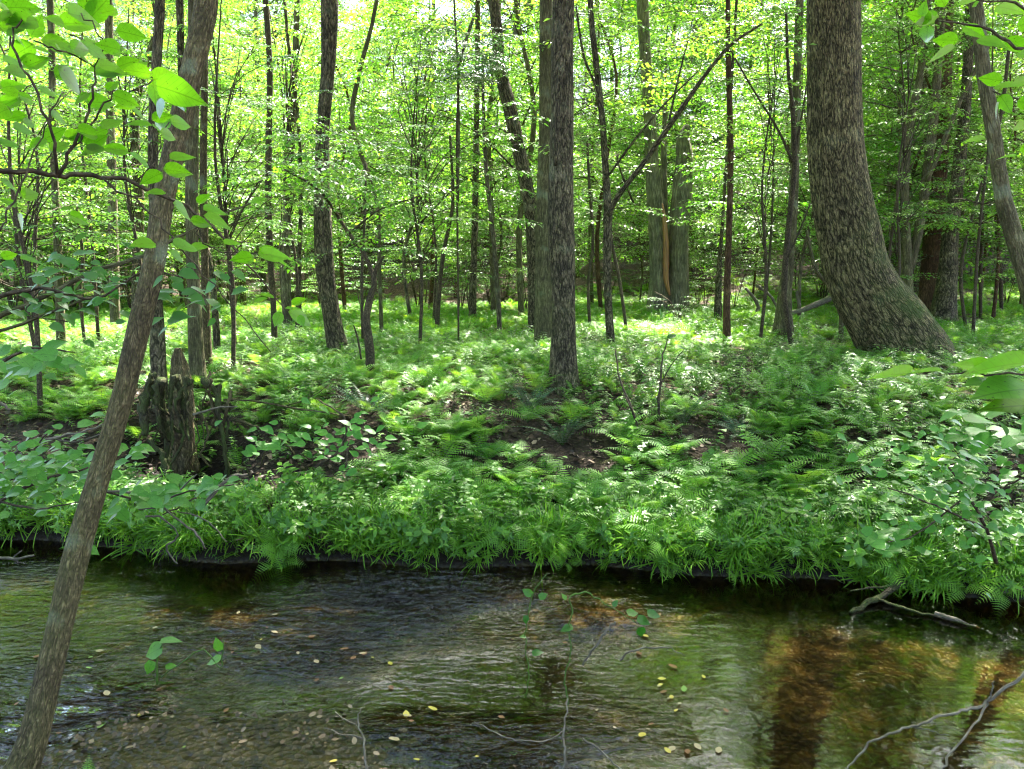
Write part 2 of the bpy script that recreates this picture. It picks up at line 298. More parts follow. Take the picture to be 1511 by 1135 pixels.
def water_mat():
    m, t = new_mat('stream_water'); L = t.links; ge = nd(t, 'NewGeometry')
    at_ = nd(t, 'Attribute', attribute_name='rnd')            # 0 = still pool, 1 = riffle (flow speed)
    def nz(vec, sc, det, dist=0):
        mp = nd(t, 'Mapping'); mp.inputs['Rotation'].default_value = (0, 0, R(28)); mp.inputs['Scale'].default_value = vec; L.new(ge.outputs['Position'], mp.inputs[0])
        n = nd(t, 'TexNoise'); n.inputs['Scale'].default_value = sc; n.inputs['Detail'].default_value = det; n.inputs['Distortion'].default_value = dist; L.new(mp.outputs[0], n.inputs['Vector']); return n.outputs[0]
    calm = nz((1, 2.2, 1), 3.2, 2); rip = nz((1, 2.6, 1), 5.5, 3, .9); fine = nz((1, 2.0, 1), 20, 3)
    hh = mth(t, 'ADD', mth(t, 'MULTIPLY', calm, .045), mth(t, 'MULTIPLY', mth(t, 'ADD', mth(t, 'MULTIPLY', rip, 1.3), mth(t, 'MULTIPLY', fine, .35)), mth(t, 'ADD', mth(t, 'MULTIPLY', at_.outputs['Fac'], 6.0), .012)))
    bp = nd(t, 'Bump'); bp.inputs['Distance'].default_value = .05; L.new(hh, bp.inputs['Height'])
    fr = nd(t, 'Fresnel'); fr.inputs[0].default_value = 1.65; L.new(bp.outputs[0], fr.inputs['Normal'])
    g = nd(t, 'BsdfGlossy'); g.inputs['Roughness'].default_value = .015; L.new(bp.outputs[0], g.inputs['Normal'])
    tr = nd(t, 'BsdfTransparent'); tr.inputs[0].default_value = (.70,.62,.40,1)
    mx = nd(t, 'MixShader'); L.new(fr.outputs[0], mx.inputs[0]); L.new(tr.outputs[0], mx.inputs[1]); L.new(g.outputs[0], mx.inputs[2])
    o = nd(t, 'OutputMaterial'); L.new(mx.outputs[0], o.inputs[0]); return m
WATER = water_mat()

# ---------------------------------------------------------------- the ground and the stream
def axis(lo, hi, n, c0, k):
    u = np.linspace(math.asinh((lo-c0)/k), math.asinh((hi-c0)/k), n); return c0 + k*np.sinh(u)
def grid(xs, ys, zf):
    X, Y = np.meshgrid(xs, ys); Z = zf(X, Y); nx = len(xs)
    V = np.stack([X, Y, Z], -1).reshape(-1, 3)
    i = (np.arange(len(ys)-1)[:,None]*nx + np.arange(nx-1)[None]).ravel()
    return M(V, np.concatenate([np.stack([i, i+1, i+nx+1], -1), np.stack([i, i+nx+1, i+nx], -1)]))
g = grid(axis(-160, 160, 420, 0, 4), axis(-60, 190, 520, 5.2, 2.2), H)
tag(build('ground', g, SOIL, smooth=True), 'brown soil of the stream bed, bank and forest floor', 'ground', kind='structure')
def flow(x, y):
    lane = np.exp(-((x + 1.35 - (y-4.6)*1.15)**2)/.55)
    lane2 = np.exp(-((x-.55)**2)/.25 - ((y-4.9)**2)/.10)*.5
    low = np.clip((3.95-y)/.6, 0, 1)*np.clip((.95-x)/.8, 0, 1)*.55
    soft = np.exp(-((x+.25)**2)/.9 - ((y-4.7)**2)/.5)*.26
    return np.clip(lane*.8 + lane2 + low + soft + .04*(x < -2.2), 0, 1)
wg = grid(np.linspace(-22, 22, 500), np.linspace(1.4, 9.5, 260),
          lambda x, y: .0 + flow(x, y)*.06*(fbm((x*.86+y*.5)*4, (y*.86-x*.5)*9, 71, 3)))
wg.r = flow(wg.V[:,0], wg.V[:,1])*(.12+2.6*np.clip(noise(wg.V[:,0]*1.9, wg.V[:,1]*3.1, 77)-.3, 0, 1)**1.3)
tag(build('water', wg, WATER, smooth=True), 'shallow clear brown stream with riffles', 'water', kind='structure')

# ---------------------------------------------------------------- leaf templates (unit length along +y)
RH = M([[0,0,0],[.27,.42,.05],[0,1,-.10],[-.27,.42,.05]], [[0,1,2],[0,2,3]])
def ovate(wd=.32, cup=.07, droop=.16, k=5, heart=0.):
    V = []; T = []
    for i in range(k+1):
        t = i/k; wv = wd*(sin(pi*t**.72))**(.85 if t < .5 else 1.25) if 0 < t < 1 else .0
        if heart and i == 0: wv = 0
        z = -droop*t*t
        y = t - (heart*.10 if i == 1 else 0)
        V += [[-wv, y, z+cup*wv/wd], [0, t, z], [wv, y, z+cup*wv/wd]]
    for i in range(k):
        a = i*3; b = a+3
        T += [[a,a+1,b+1],[a,b+1,b],[a+1,a+2,b+2],[a+1,b+2,b+1]]
    return M(V, T)
OV = ovate(.27, .05, .14, 4); OVN = ovate(.30, .06, .18, 8); OVW = ovate(.36, .06, .2, 8, 1)
def lobed():                                  # five-lobed maple-like outline
    a = [(0,0),(.12,-.05),(.35,.02),(.30,.20),(.52,.36),(.28,.42),(.22,.66),(.10,.62),(0,1),(-.10,.62),(-.22,.66),(-.28,.42),(-.52,.36),(-.30,.20),(-.35,.02),(-.12,-.05)]
    V = [[x, y, .06*abs(x)-.08*y*y] for x, y in a] + [[0,.35,0]]
    n = len(a); return M(V, [[i, (i+1) % n, n] for i in range(n)])
LOB = lobed()
def frond(L=1., pairs=18, arch=.5, wmax=.22, sub=True, base=.12, gap=.0):
    """one fern frond along +y, arching; pinnae are leaf blades"""
    P = []; D = []; N = []; S = []
    def pos(t): return np.array([0, L*(t-.10*arch*t*t), L*arch*(.75*t-.95*t*t)])
    for i in range(pairs):
        t = base + (1-base)*i/pairs; p = pos(t); q = pos(t+.01); d = unit(q-p)
        wv = wmax*L*(1-abs(t-.40)/.62 if t > .40 else .55+.45*(t-base)/(.40-base)); wv = max(wv, .02*L)
        n = unit(np.cross([1,0,0], d))
        for s in (-1, 1):
            dd = np.array([s, 0, 0]) + d*.32 + n*(-.18+random.uniform(-.08,.08)); P.append(p); D.append(dd); N.append(n); S.append(wv)
    P, D, N, S = map(np.array, (P, D, N, S))
    if sub:                                   # each pinna toothed: zigzag margin
        V = [[0,0,0]]; T = []; k = 5
        for i in range(k):
            t0 = (i+.2)/k; t1 = (i+.75)/k; wv = .10*(1-t1)+.03
            V += [[wv*.45, t0, 0], [wv*1.25, t1, 0], [-wv*.45, t0, 0], [-wv*1.25, t1, 0]]
        V += [[0, 1, 0]]; e = len(V)-1
        for i in range(k):
            a = 1+4*i; nx = a+4 if i < k-1 else e; nl = a+6 if i < k-1 else e
            T += [[a, a+1, nx], [a+2, nl, a+3], [a, nx, a+2]] + ([[a+2, nx, nl]] if i < k-1 else [])
        T += [[0,1,3]]; t_ = M(V, T)
    else: t_ = M([[0,0,0],[.11,.35,0],[0,1,0],[-.11,.35,0]], [[0,1,2],[0,2,3]])
    m = scatter(t_, P, D, N, S, 0); m.r[:] = random.random()
    rc = tube([pos(t) for t in np.linspace(0, .98, 6)], np.linspace(.006, .0015, 6)*L, 3, 1, mat=1)
    return join([m, rc])
def clump(n, L, arch, **kw):
    out = []
    for i in range(n):
        f = frond(1, arch=arch*random.uniform(.7,1.3), **kw); a = 2*pi*(i+random.uniform(-.3,.3))/n; el = random.uniform(.25,.8)
        d = np.array([cos(a)*cos(el), sin(a)*cos(el), sin(el)]); z = np.array([-cos(a)*sin(el), -sin(a)*sin(el), cos(el)])
        out.append(scatter(f, [0,0,0], d, z, L*random.uniform(.7,1.1)))
    return join(out)
def leafy_twig(pts, leaf, step, size, spread=50, mat_t=1, rad=.003, up=.35, wob=.25):
    """alternate leaves along a polyline; returns join(leaves, twig)"""
    C = smooth_path(np.array(pts), 6); L = np.concatenate([[0], np.cumsum(np.linalg.norm(np.diff(C, axis=0), axis=1))])
    n = max(2, int(L[-1]/step)); s = np.linspace(L[-1]*.12, L[-1], n); P = np.stack([np.interp(s, L, C[:,k]) for k in range(3)], -1)
    D = unit(np.stack([np.interp(s, L, np.gradient(C[:,k])) for k in range(3)], -1))
    side = unit(np.cross(D, [0,0,1.]) + 1e-4); sg = np.where(np.arange(n) % 2, 1, -1)[:,None]
    sg[-1] = 0
    dd = D*cos(R(spread)) + side*sg*sin(R(spread)) + rng.normal(0, wob*.5, (n,3)); dd[:,2] -= .08
    N = np.array([0,0,1.]) + rng.normal(0, up, (n,3))
    return join([scatter(leaf, P, dd, N, size*rng.uniform(.65,1.15,n)), tube(C[::3] if len(C) > 6 else C, np.linspace(rad, rad*.4, len(C[::3] if len(C) > 6 else C)), 3, 1, mat=mat_t)])
def spray(L, leaf, size, step, twigs=7, flat=.35, wob=.25, droop=.15):
    """a flat layered branch: axis along +y, side twigs in its plane"""
    ax = lambda t: np.array([.03*L*sin(5*t), L*t, -droop*L*t*t])
    out = [leafy_twig([ax(t) for t in (0,.35,.7,1)], leaf, step, size, rad=.006*L, up=flat, wob=wob)]
    for i in range(twigs):
        t = .15+.75*i/twigs; s = 1 if i % 2 else -1; l = L*(.62-.45*t)*random.uniform(.7,1.2); a = R(random.uniform(40,62)); p = ax(t)
        q = lambda u: p + np.array([s*sin(a)*l*u, cos(a)*l*u, -droop*l*u*u+random.uniform(-.02,.02)*l])
        out.append(leafy_twig([p, q(.5), q(1)], leaf, step, size, rad=.004*L, up=flat, wob=wob))
    return join(out)
SP_C = [spray(1.5, RH, .125, .085, 8, .5, .3, .12) for _ in range(4)]      # canopy sprays
SP_U = [spray(1.0, RH, .10, .07, 7, .28, .2, .18) for _ in range(4)]       # understory sprays
SP_M = [spray(.8, OV, .085, .055, 7, .25, .25, .2) for _ in range(4)]      # nearer sprays with shaped leaves

def crown(n_limb, base_z, top_z, rad, sprays, per, scale, thick, up=.25, clump_r=.9):
    out = []
    for i in range(n_limb):
        t = (i+random.random())/n_limb; z0 = base_z + (top_z-base_z)*t*.86; a = i*2.4+random.uniform(-.5,.5)
        ln = rad*random.uniform(.6,1.1)*math.sqrt(max(.15, 1-((t-.35)/.75)**2)); e = R(random.uniform(5,40)+25*t)
        tip = np.array([cos(a)*ln, sin(a)*ln, z0+ln*math.tan(e)*.6])
        mid = np.array([cos(a+.15)*ln*.5, sin(a+.15)*ln*.5, z0+ln*.25*math.tan(e)+.1*ln])
        out.append(tube([[0,0,z0], mid, tip], [thick*(1-.7*t), thick*.5*(1-.6*t), .01], 5, 3, mat=1))
        tt = rng.uniform(.3, 1.05, per); B = (1-tt)[:,None]**2*np.array([0,0,z0]) + (2*tt*(1-tt))[:,None]*mid + (tt**2)[:,None]*tip
        B = B + rng.normal(0, clump_r*.35, (per,3))*[1,1,.6]
        aa = a + rng.normal(0, 1.0, per); D = np.stack([np.cos(aa), np.sin(aa), rng.normal(.1, up, per)], -1)
        N = np.array([0,0,1.]) + rng.normal(0,.25,(per,3)); k = rng.integers(0, len(sprays), per)
        for j, s in enumerate(sprays):
            q = k == j
            if q.any(): out.append(scatter(s, B[q], D[q], N[q], scale*rng.uniform(.7,1.2,q.sum())))
    return join(out)

# ---------------------------------------------------------------- background woods: trees, saplings, shrubs copied one by one
def far_tree(h, r, bark, wig, nl, base):
    o = thing('forest_tree', (0,0,0), 'tall slender tree standing in the bright woods on the rise behind the clearing', 'tree', 'trees of the woods behind the clearing')
    P = [[0,0,-.3]] + [[wig*sin(2.1*k+h), wig*cos(1.7*k+h), h*k/6] for k in range(1, 7)]; P[1][0] *= .6
    build('trunk', tube(P, [r*1.15, r, r*.9, r*.8, r*.6, r*.35, .02], 9, 4, .25, flare=.4), bark, o, True)
    build('crown', crown(nl, base, h, 3.0, SP_C, 15, 1.0, r*.35), [LF_CANOPY, TWIG], o)
    return o
TREES = [far_tree(19, .12, BK_FAR, .25, 22, 5.0), far_tree(22, .17, BK_GREY, .3, 24, 7.5), far_tree(16, .09, BK_FAR, .45, 22, 3.0), far_tree(20, .14, BK_RED, .2, 20, 8.5)]
def far_sapling(h, r, nl, bark):
    o = thing('sapling', (0,0,0), 'thin leafy sapling of the understory in the woods behind the clearing', 'sapling', 'saplings of the woods behind the clearing')
    P = [[0,0,-.2]] + [[.12*sin(2.3*k+h)*k**.5, .12*cos(1.9*k+h)*k**.5, h*k/5] for k in range(1, 6)]
    build('trunk', tube(P, [r, r*.9, r*.75, r*.55, r*.35, .006], 6, 4, .1), bark, o, True)
    build('crown', crown(nl, h*.22, h*.95, h*.27, SP_U, 6, 1.0, r*.35, .12, .5), [LF_CANOPY, TWIG], o)
    return o
SAPS = [far_sapling(5.5, .035, 16, BK_FAR), far_sapling(7.5, .05, 20, BK_RED), far_sapling(4, .025, 13, BK_FAR), far_sapling(9, .06, 22, BK_GREY)]
def far_shrub(h, n):
    o = thing('shrub', (0,0,0), 'low many stemmed leafy shrub at the foot of the far trees', 'shrub', 'shrubs at the foot of the far woods')
    st = []; cr = []
    for i in range(n):
        a = 2*pi*i/n+random.uniform(-.4,.4); l = h*random.uniform(.7,1.1); d = np.array([cos(a)*.35, sin(a)*.35, 1])*l
        st.append(tube([[0,0,-.05], d*.5*[.7,.7,1], d], [.012,.009,.003], 4, 2, mat=0))
        for j in range(6):
            t = random.uniform(.3,1); b = a+random.uniform(-1.6,1.6)
            cr.append(scatter(random.choice(SP_U), d*t, [cos(b), sin(b), .15], [random.uniform(-.2,.2), random.uniform(-.2,.2), 1], .6*random.uniform(.6,1.1)))
    build('stem', join(st), TWIG, o, True); build('foliage', join(cr), [LF_UNDER, TWIG], o); return o
SHRUBS = [far_shrub(1.6, 6), far_shrub(1.1, 5), far_shrub(2.3, 7)]
def place(protos, spots, smin, smax):
    used = set(); 
    for x, y in spots:
        k = random.randrange(len(protos)); s = random.uniform(smin, smax); rz = random.uniform(0, 6.28); p = protos[k]; z = float(H(x, y))
        if k not in used: used.add(k); p.location = (x, y, z); p.rotation_euler[2] = rz; p.scale = (s,s,s)
        else: copy_thing(p, (x, y, z), rz, s)
def spots(n, y0, y1, marg, mind, reject=None, power=1.):
    out = []; tries = 0
    while len(out) < n and tries < n*60:
        tries += 1; y = y0 + (y1-y0)*random.random()**power; hw = y*.70+marg; x = random.uniform(-hw, hw)
        if any((x-a)**2+(y-b)**2 < mind**2 for a, b in out): continue
        if reject and reject(x, y): continue
        out.append((x, y))
    return out
def px_of(x, y, z=2.3):
    d = y*cos(PITCH) - (z-2.3)*sin(PITCH); return 755.5 + F*x/d
place(TREES, spots(86, 24, 72, 4, 3.0, lambda x, y: (440 < px_of(x,y) < 700 and random.random() < (.8 if y > 30 else .9)) or (y < 40 and random.random() < .85)), .75, 1.2)
lane = lambda x, y: (860 < px_of(x, y) < 1120 and y < 20.5)
place(SAPS, spots(285, 17, 62, 1, .9, lane, 1.25), .7, 1.35)
place(SHRUBS, spots(110, 19, 50, 1, .9, lane, 1.4), .7, 1.3)
# trees behind and beside the camera and across the stream bank out of frame: they shade the water
SIDE = [(10.5,21),(13,27),(15,33),(19,37),(-11,3),(-8,-5),(1,-7),(8,-4),(11,4),(-14,10),(14,9),(-12,15),(15,16),(-4,-13),(6,-14)]
for x, y in SIDE:
    o = copy_thing(random.choice(TREES), (x, y, float(H(x, y))), random.uniform(0, 6), random.uniform(.9, 1.1), 'tree standing beside the stream outside the clearing')
    o['group'] = 'trees around the stream outside the view'

# ---------------------------------------------------------------- named trees traced by trunk
CAN = [crown(14, 0, 8, 2.7, SP_C, 9, .95, .06) for _ in range(2)]
can_mesh = []
def trunk_path(pts, Y, Ytop=None):
    P = []; Rr = []; n = len(pts); y_hi = pts[0][1]; y_lo = pts[-1][1]
    for (px, py, wd) in pts:
        yy = Y if Ytop is None else Y + (Ytop-Y)*(y_hi-py)/(y_hi-y_lo)
        P.append(at(px, py, yy)); Rr.append(wd*dep(px, py, yy)/F/2)
    return P, Rr
def hero(name, pts, Y, bark, label, Ytop=None, top=13., n=20, crown_at=True, sprays=None, lump=.12, flare=.5, extra=None, group=None, cat='tree', leaf=LF_UNDER, sink=True, k=5, crown_scale=1.):
    P, Rr = trunk_path(pts, Y, Ytop)
    x, y = P[0][0], P[0][1]; gz = float(H(x, y))
    if sink: 
        P[0] = np.array([x, y, gz-.12])
    loc = np.array([x, y, gz]); o = thing(name, loc, label, cat, group)
    if top:
        d = unit(P[-1]-P[-2]); d = unit(d + np.array([0,0,.8])); zt = P[-1][2]
        m1 = P[-1] + d*(max(.5, (top-zt)*.5)); m2 = np.array([m1[0], m1[1], max(top, m1[2]+.5)]) + d*[1,1,0]
        P += [m1, m2]; Rr += [Rr[-1]*.8, Rr[-1]*.4]
    ms = [tube(np.array(P)-loc, Rr, n, k, lump, flare=flare, seed=int(pts[0][0]) % 17)]
    for br in (extra or []):
        Q, q = trunk_path(br[0], br[1] if br[1] else Y, br[2] if len(br) > 2 else None); ms.append(tube(np.array(Q)-loc, q, max(5, n//3), 5, .05, seed=3, jit=0))
    build('trunk', join(ms), bark, o, True)
    if top and crown_at:
        if not can_mesh:
            for cm in CAN: can_mesh.append(build('crown', cm, [LF_CANOPY, TWIG]))
            for q in can_mesh: COL.objects.unlink(q)
        c_ = can_mesh[int(pts[0][0]) % 2].copy(); COL.objects.link(c_); c_.parent = o; c_.name = 'crown'
        c_.location = P[-2]-loc; c_.rotation_euler[2] = random.uniform(0, 6); c_.scale = (crown_scale,)*3
    if sprays is not None and len(sprays): build('foliage', join([M(s.V-loc, s.T, s.r, s.m) for s in sprays]), [leaf, TWIG], o)
    return o
def spray_at(px, py, Y, L, ang, tmpl=None, tilt=.1, nz=.25):
    """leafy branch whose foot shows at (px, py) at distance Y; ang: heading in the ground plane, 0 = to the right, 90 = away"""
    a = R(ang); t = random.choice(tmpl or SP_M)
    return scatter(t, at(px, py, Y), [cos(a), sin(a), tilt], [random.uniform(-nz,nz), random.uniform(-nz,nz)-.1, 1], L)
def field(n, x0, x1, y0, y1, Ya, Yb, L, tmpl=None, keep=None, ang=None):
    out = []
    while len(out) < n:
        px = random.uniform(x0, x1); py = random.uniform(y0, y1)
        if keep and not keep(px, py): n -= .25; continue
        out.append(spray_at(px, py, random.uniform(Ya, Yb), L*random.uniform(.6,1.2), random.uniform(0,360) if ang is None else ang+random.uniform(-50,50), tmpl, random.uniform(-.15,.2)))
    return out
hero('leaning_tree', [(26,1150,46),(48,1090,41),(70,1000,37),(118,800,35),(147,700,32),(177,600,31),(201,500,31),(227,390,31),(241,300,31),(262,200,32),(284,100,32),(304,0,33)], 3.0, BK_BRWN,
     'brown trunk leaning right from the near bottom left corner, in front of the stream', 4.3, 9., 28, sink=False, flare=.12, k=8, lump=.10)
hero('curved_tree', [(1350,562,112),(1336,522,116),(1314,480,106),(1286,440,97),(1265,400,93),(1254,350,90),(1243,300,85),(1235,230,79),(1231,150,75),(1229,60,73),(1229,0,73)], 10.5, BK_HICK,
     'massive tree with a swollen bent base curving upright on the right bank', None, 17., 64, flare=.10, k=10, lump=.10, crown_scale=1.2)
hero('oak_tree', [(833,580,44),(833,540,36),(832,440,34),(828,330,38),(829,200,36),(830,100,34),(831,0,32)], 8.6, BK_DARK,
     'dark straight trunk at the bank top, front one of the middle pair', None, 19., 32, extra=[([(820,245,7),(823,160,8),(830,80,9),(842,0,9),(850,-60,8)], 8.35)], k=8)
hero('poplar_tree', [(803,520,29),(803,440,27),(802,330,24),(804,260,22),(805,180,18),(805,80,19),(806,0,19)], 11.8, BK_GREY,
     'pale grey mossy trunk directly behind the dark middle trunk', None, 20., 28, k=8)
hero('forest_tree', [(503,532,30),(490,470,25),(480,400,28),(476,330,26),(476,200,21),(484,100,20),(486,0,26)], 11.0, BK_DARK,
     'dark slightly leaning trunk with a curved foot left of the middle', None, 21., 24, k=8)
hero('forked_tree', [(903,522,14),(898,450,11),(896,400,12),(897,320,12),(893,240,10),(888,170,9),(878,80,9),(872,20,8)], 11.6, BK_DARK,
     'thin dark tree whose long side limb slants up to the right, beside the middle pair', None, 11., 12, crown_at=True, crown_scale=1.2, flare=.2,
     extra=[([(897,318,9),(912,290,8),(950,240,8),(985,190,8),(1020,140,7),(1045,105,6),(1080,65,5),(1125,35,3)], 11.4, 10.2), ([(896,262,3),(930,215,4),(975,160,3),(1030,105,2)], 11.5), ([(893,190,5),(880,130,4),(862,85,4),(850,10,3)], 11.6), ([(935,300,3),(915,250,3),(910,230,2)],12.4), ([(985,190,4),(1000,120,3),(1015,60,2)], 11.)],
     sprays=field(34, 850, 1110, 10, 220, 10.6, 12.6, .9, SP_U), leaf=LF_CANOPY)
t = hero('split_tree', [(971,470,36),(972,420,28),(971,350,26),(965,280,22),(962,230,19),(955,120,17),(948,0,17)], 19.5, BK_PALE,
     'grey forked trunk torn open to show orange wood, on the far side of the clearing', None, 15., 20, flare=.15,
     extra=[([(998,470,40),(1000,420,34),(1001,350,30),(1006,290,30),(1010,235,26),(1008,205,20),(1014,185,8)], 19.5), ([(984,440,12),(982,380,12),(980,300,11),(979,230,9),(982,150,6)], 19.8)])
P, Rr = trunk_path([(988,436,3),(983,410,8),(983,370,9),(981,330,7),(977,300,2)], 19.2)
build('split_wood', tube(np.array(P)-np.array(t.location), Rr, 6, 4, .2), SPLIT, t)
hero('slender_tree', [(1073,508,12),(1073,420,10),(1076,330,9),(1078,220,9),(1075,100,8),(1074,0,7)], 12.2, BK_RED,
     'slender straight reddish trunk midway between the split tree and the curved tree', None, 12., 10, crown_scale=1.35)
hero('grey_tree', [(1157,505,30),(1158,440,20),(1164,380,16),(1170,300,14),(1174,200,13),(1178,60,12),(1180,0,12)], 13.2, BK_GREY,
     'thin grey trunk with a broad foot just left of the curved tree', None, 13., 16)
hero('dark_sapling', [(1172,534,8),(1163,480,8),(1157,430,9),(1164,330,8),(1172,250,8),(1170,170,7),(1163,100,5),(1160,20,4)], 11.6, TWIG,
     'thin black stem crossing the grey trunk left of the curved tree', None, None, 8, flare=0,
     extra=[([(1170,240,5),(1150,195,4),(1110,130,3),(1070,60,3)], 11.4), ([(1162,380,3),(1180,340,3),(1196,300,2)], 11.4), ([(1172,230,4),(1185,160,3),(1195,90,2)], 11.6)],
     sprays=field(16, 1080, 1190, 20, 260, 10.8, 12.2, .8, SP_U), leaf=LF_CANOPY)
hero('bank_tree', [(1575,640,32),(1535,480,28),(1512,400,26),(1497,350,24),(1480,290,22),(1466,200,20),(1452,110,19),(1443,30,18),(1438,-20,18)], 7.4, BK_GREY,
     'pale leaning trunk curving down the right edge of the woods', None, 11., 18, flare=.2, k=8)
hero('twin_tree', [(1340,470,20),(1338,390,16),(1336,320,12),(1336,250,11),(1345,170,11),(1358,110,10),(1362,60,8)], 15.5, BK_GREY,
     'pale two stemmed tree right behind the curved trunk', None, 12., 14, extra=[([(1342,400,12),(1357,330,14),(1368,250,14),(1378,170,14),(1384,90,12),(1392,0,10)], 15.5), ([(1366,270,8),(1400,190,7),(1430,120,6),(1470,50,5)], 15.3)])
hero('brown_tree', [(1372,470,32),(1374,400,28),(1380,300,26),(1388,180,26),(1392,80,24),(1394,0,24)], 17.5, BK_RED,
     'thick reddish brown trunk standing right of the curved tree', None, 15., 18)
hero('mossy_tree', [(1388,490,34),(1396,430,28),(1402,350,22),(1412,270,18),(1422,180,16),(1428,90,14),(1432,0,12)], 16.0, BK_DARK,
     'dark leaning trunk crossing the reddish brown one behind the curved tree', None, 14., 16)
hero('leaning_oak', [(792,420,24),(786,330,22),(776,270,21),(765,220,20),(752,160,20),(738,100,18),(733,40,17),(728,0,16)], 13.8, BK_DARK,
     'dark crooked trunk leaning out to the left behind the pale middle trunk', None, 21., 16, flare=.2)
hero('beech_tree', [(290,556,24),(288,480,20),(285,400,19),(283,320,18),(284,220,18),(285,120,17),(286,0,16)], 8.9, BK_GREY,
     'pale trunk growing on the torn root mound at the left bank', None, 12., 16)
hero('maple_tree', [(306,540,14),(304,460,12),(302,380,11),(300,250,11),(302,100,10),(300,0,10)], 9.5, BK_BRWN,
     'thin brown trunk just right of the pale one on the root mound', None, 11., 10)
hero('mound_tree', [(236,600,22),(233,520,22),(230,430,17),(228,330,15),(226,200,14),(232,80,14),(236,0,14)], 8.5, BK_DARK,
     'dark trunk rising between the leaning tree and the root mound', None, 11., 14)
hero('dark_tree', [(322,545,10),(318,470,10),(312,400,9),(275,250,9),(268,120,10),(265,0,11)], 11.0, BK_DARK,
     'thin dark trunk bending left behind the leaning tree', None, 11., 10)
for i, (pp, Y, lb) in enumerate([
    ([(405,515,10),(404,460,9),(398,360,10),(396,250,10),(398,100,9),(392,0,9)], 12.5, 'straight thin trunk between the root mound and the leaning foot tree'),
    ([(425,490,14),(422,400,14),(424,300,13),(430,200,12),(436,80,10),(438,0,9)], 15., 'rough trunk left of the dark tree with the curved foot'),
    ([(443,500,7),(441,400,7),(444,300,6),(440,180,6),(425,60,5),(420,0,5)], 13.5, 'thin pole close left of the dark tree with the curved foot'),
    ([(563,480,6),(560,400,6),(556,300,6),(520,180,7),(532,100,7),(548,40,6),(556,0,6)], 13., 'thin dark tree bending up to the bright sky gap'),
    ([(643,478,7),(648,430,7),(655,370,6),(668,300,5),(664,200,4)], 14., 'small v shaped stem pair in the sunlit ferns'),
    ([(738,478,7),(734,420,7),(727,340,6),(718,260,6),(714,180,5),(712,90,4)], 14., 'dark wavy pole left of the leaning dark trunk'),
    ([(697,470,12),(698,420,11),(700,360,10),(702,250,9),(704,120,8)], 17., 'pale pole in the woods left of the leaning dark trunk'),
    ([(676,430,3),(675,330,3),(674,200,3),(676,120,3),(670,0,3)], 12., 'very thin straight stem under the dark holly leaves'),
    ([(928,470,5),(915,420,5),(905,370,5),(900,340,4),(897,322,3)], 13.5, 'thin dark stem leaning on the forked tree'),
    ([(872,470,5),(868,420,5),(875,360,5),(870,280,4),(866,200,4)], 15., 'thin wavy stem between the middle pair and the forked tree'),
    ([(1060,478,14),(1060,430,10),(1062,380,7),(1066,330,5)], 16., 'short dark stem group left of the slender reddish trunk'),
    ([(1243,480,8),(1238,440,7),(1205,400,6),(1190,340,5)], 12.5, 'broken reddish stick slanting behind the bulge of the curved tree'),
    ([(1447,480,5),(1447,400,5),(1450,330,4),(1449,200,4)], 18., 'thin upright pole at the right end of the woods'),
    ([(1478,475,5),(1476,400,6),(1470,330,5),(1472,200,5)], 19., 'second thin upright pole at the right end of the woods'),
    ([(1430,470,5),(1418,400,5),(1440,300,4),(1475,180,5),(1490,60,5)], 14., 'bare thin stem crossing in front of the right hand woods'),
    ([(90,520,14),(88,440,12),(84,330,11),(78,200,10),(76,60,10)], 11.5, 'dark straight trunk at the left edge of the woods'),
    ([(60,530,7),(45,480,6),(30,400,6),(20,300,5)], 9.5, 'thin dark stem leaning left at the left edge'),
    ([(170,490,14),(168,400,15),(166,300,14),(162,150,12),(160,0,12)], 15., 'broad brown trunk left of the leaning tree'),
    ([(200,480,16),(203,400,16),(205,300,15),(200,150,14),(235,40,14),(230,0,14)], 17., 'grey trunk just behind the leaning tree'),
    ([(125,495,5),(118,430,5),(122,380,5),(112,300,4)], 12., 'bent thin stem left of the broad brown trunk'),
    ]):
    hero('slim_tree', pp, Y, [TWIG, BK_FAR, BK_DARK, BK_GREY][i % 4] if pp[0][2] > 5 else TWIG, lb, None, 14. if pp[0][2] > 8 else None, 8, flare=.1, crown_at=pp[0][2] > 13, crown_scale=.7,
         sprays=field(9, min(q[0] for q in pp)-60, max(q[0] for q in pp)+60, pp[-1][1]-20, min(pp[-1][1]+260, 330), Y-1, Y+1, .8, SP_U), leaf=LF_CANOPY if i % 3 else LF_UNDER)
# the leafy sapling on the bank left of the middle
hero('bank_sapling', [(545,585,13),(546,520,14),(541,470,11),(546,440,10),(552,420,9),(548,400,7),(535,370,6),(515,345,6),(498,318,5)], 9.2, TWIG,
     'forked dark sapling with broad leafy sprays at the bank top left of the middle', None, None, 10, flare=.2,
     extra=[([(551,418,7),(556,395,6),(567,378,4)], 9.2), ([(535,500,4),(534,400,5),(538,330,4),(540,240,3)], 9.6), ([(533,530,3),(528,500,3),(522,480,2)], 9.1), ([(498,318,5),(470,280,4),(420,250,3)], 9.2, 8.2), ([(515,345,4),(560,310,3),(620,290,2)], 9.2, 8.4)],
     sprays=field(44, 375, 600, 185, 300, 7.6, 9.4, .75, SP_M) + field(20, 480, 660, 250, 390, 7.8, 9.6, .7, SP_M, lambda x, y: y < 390-(x-480)*.1) + field(5, 380, 440, 280, 310, 7.8, 8.4, .5, SP_M))
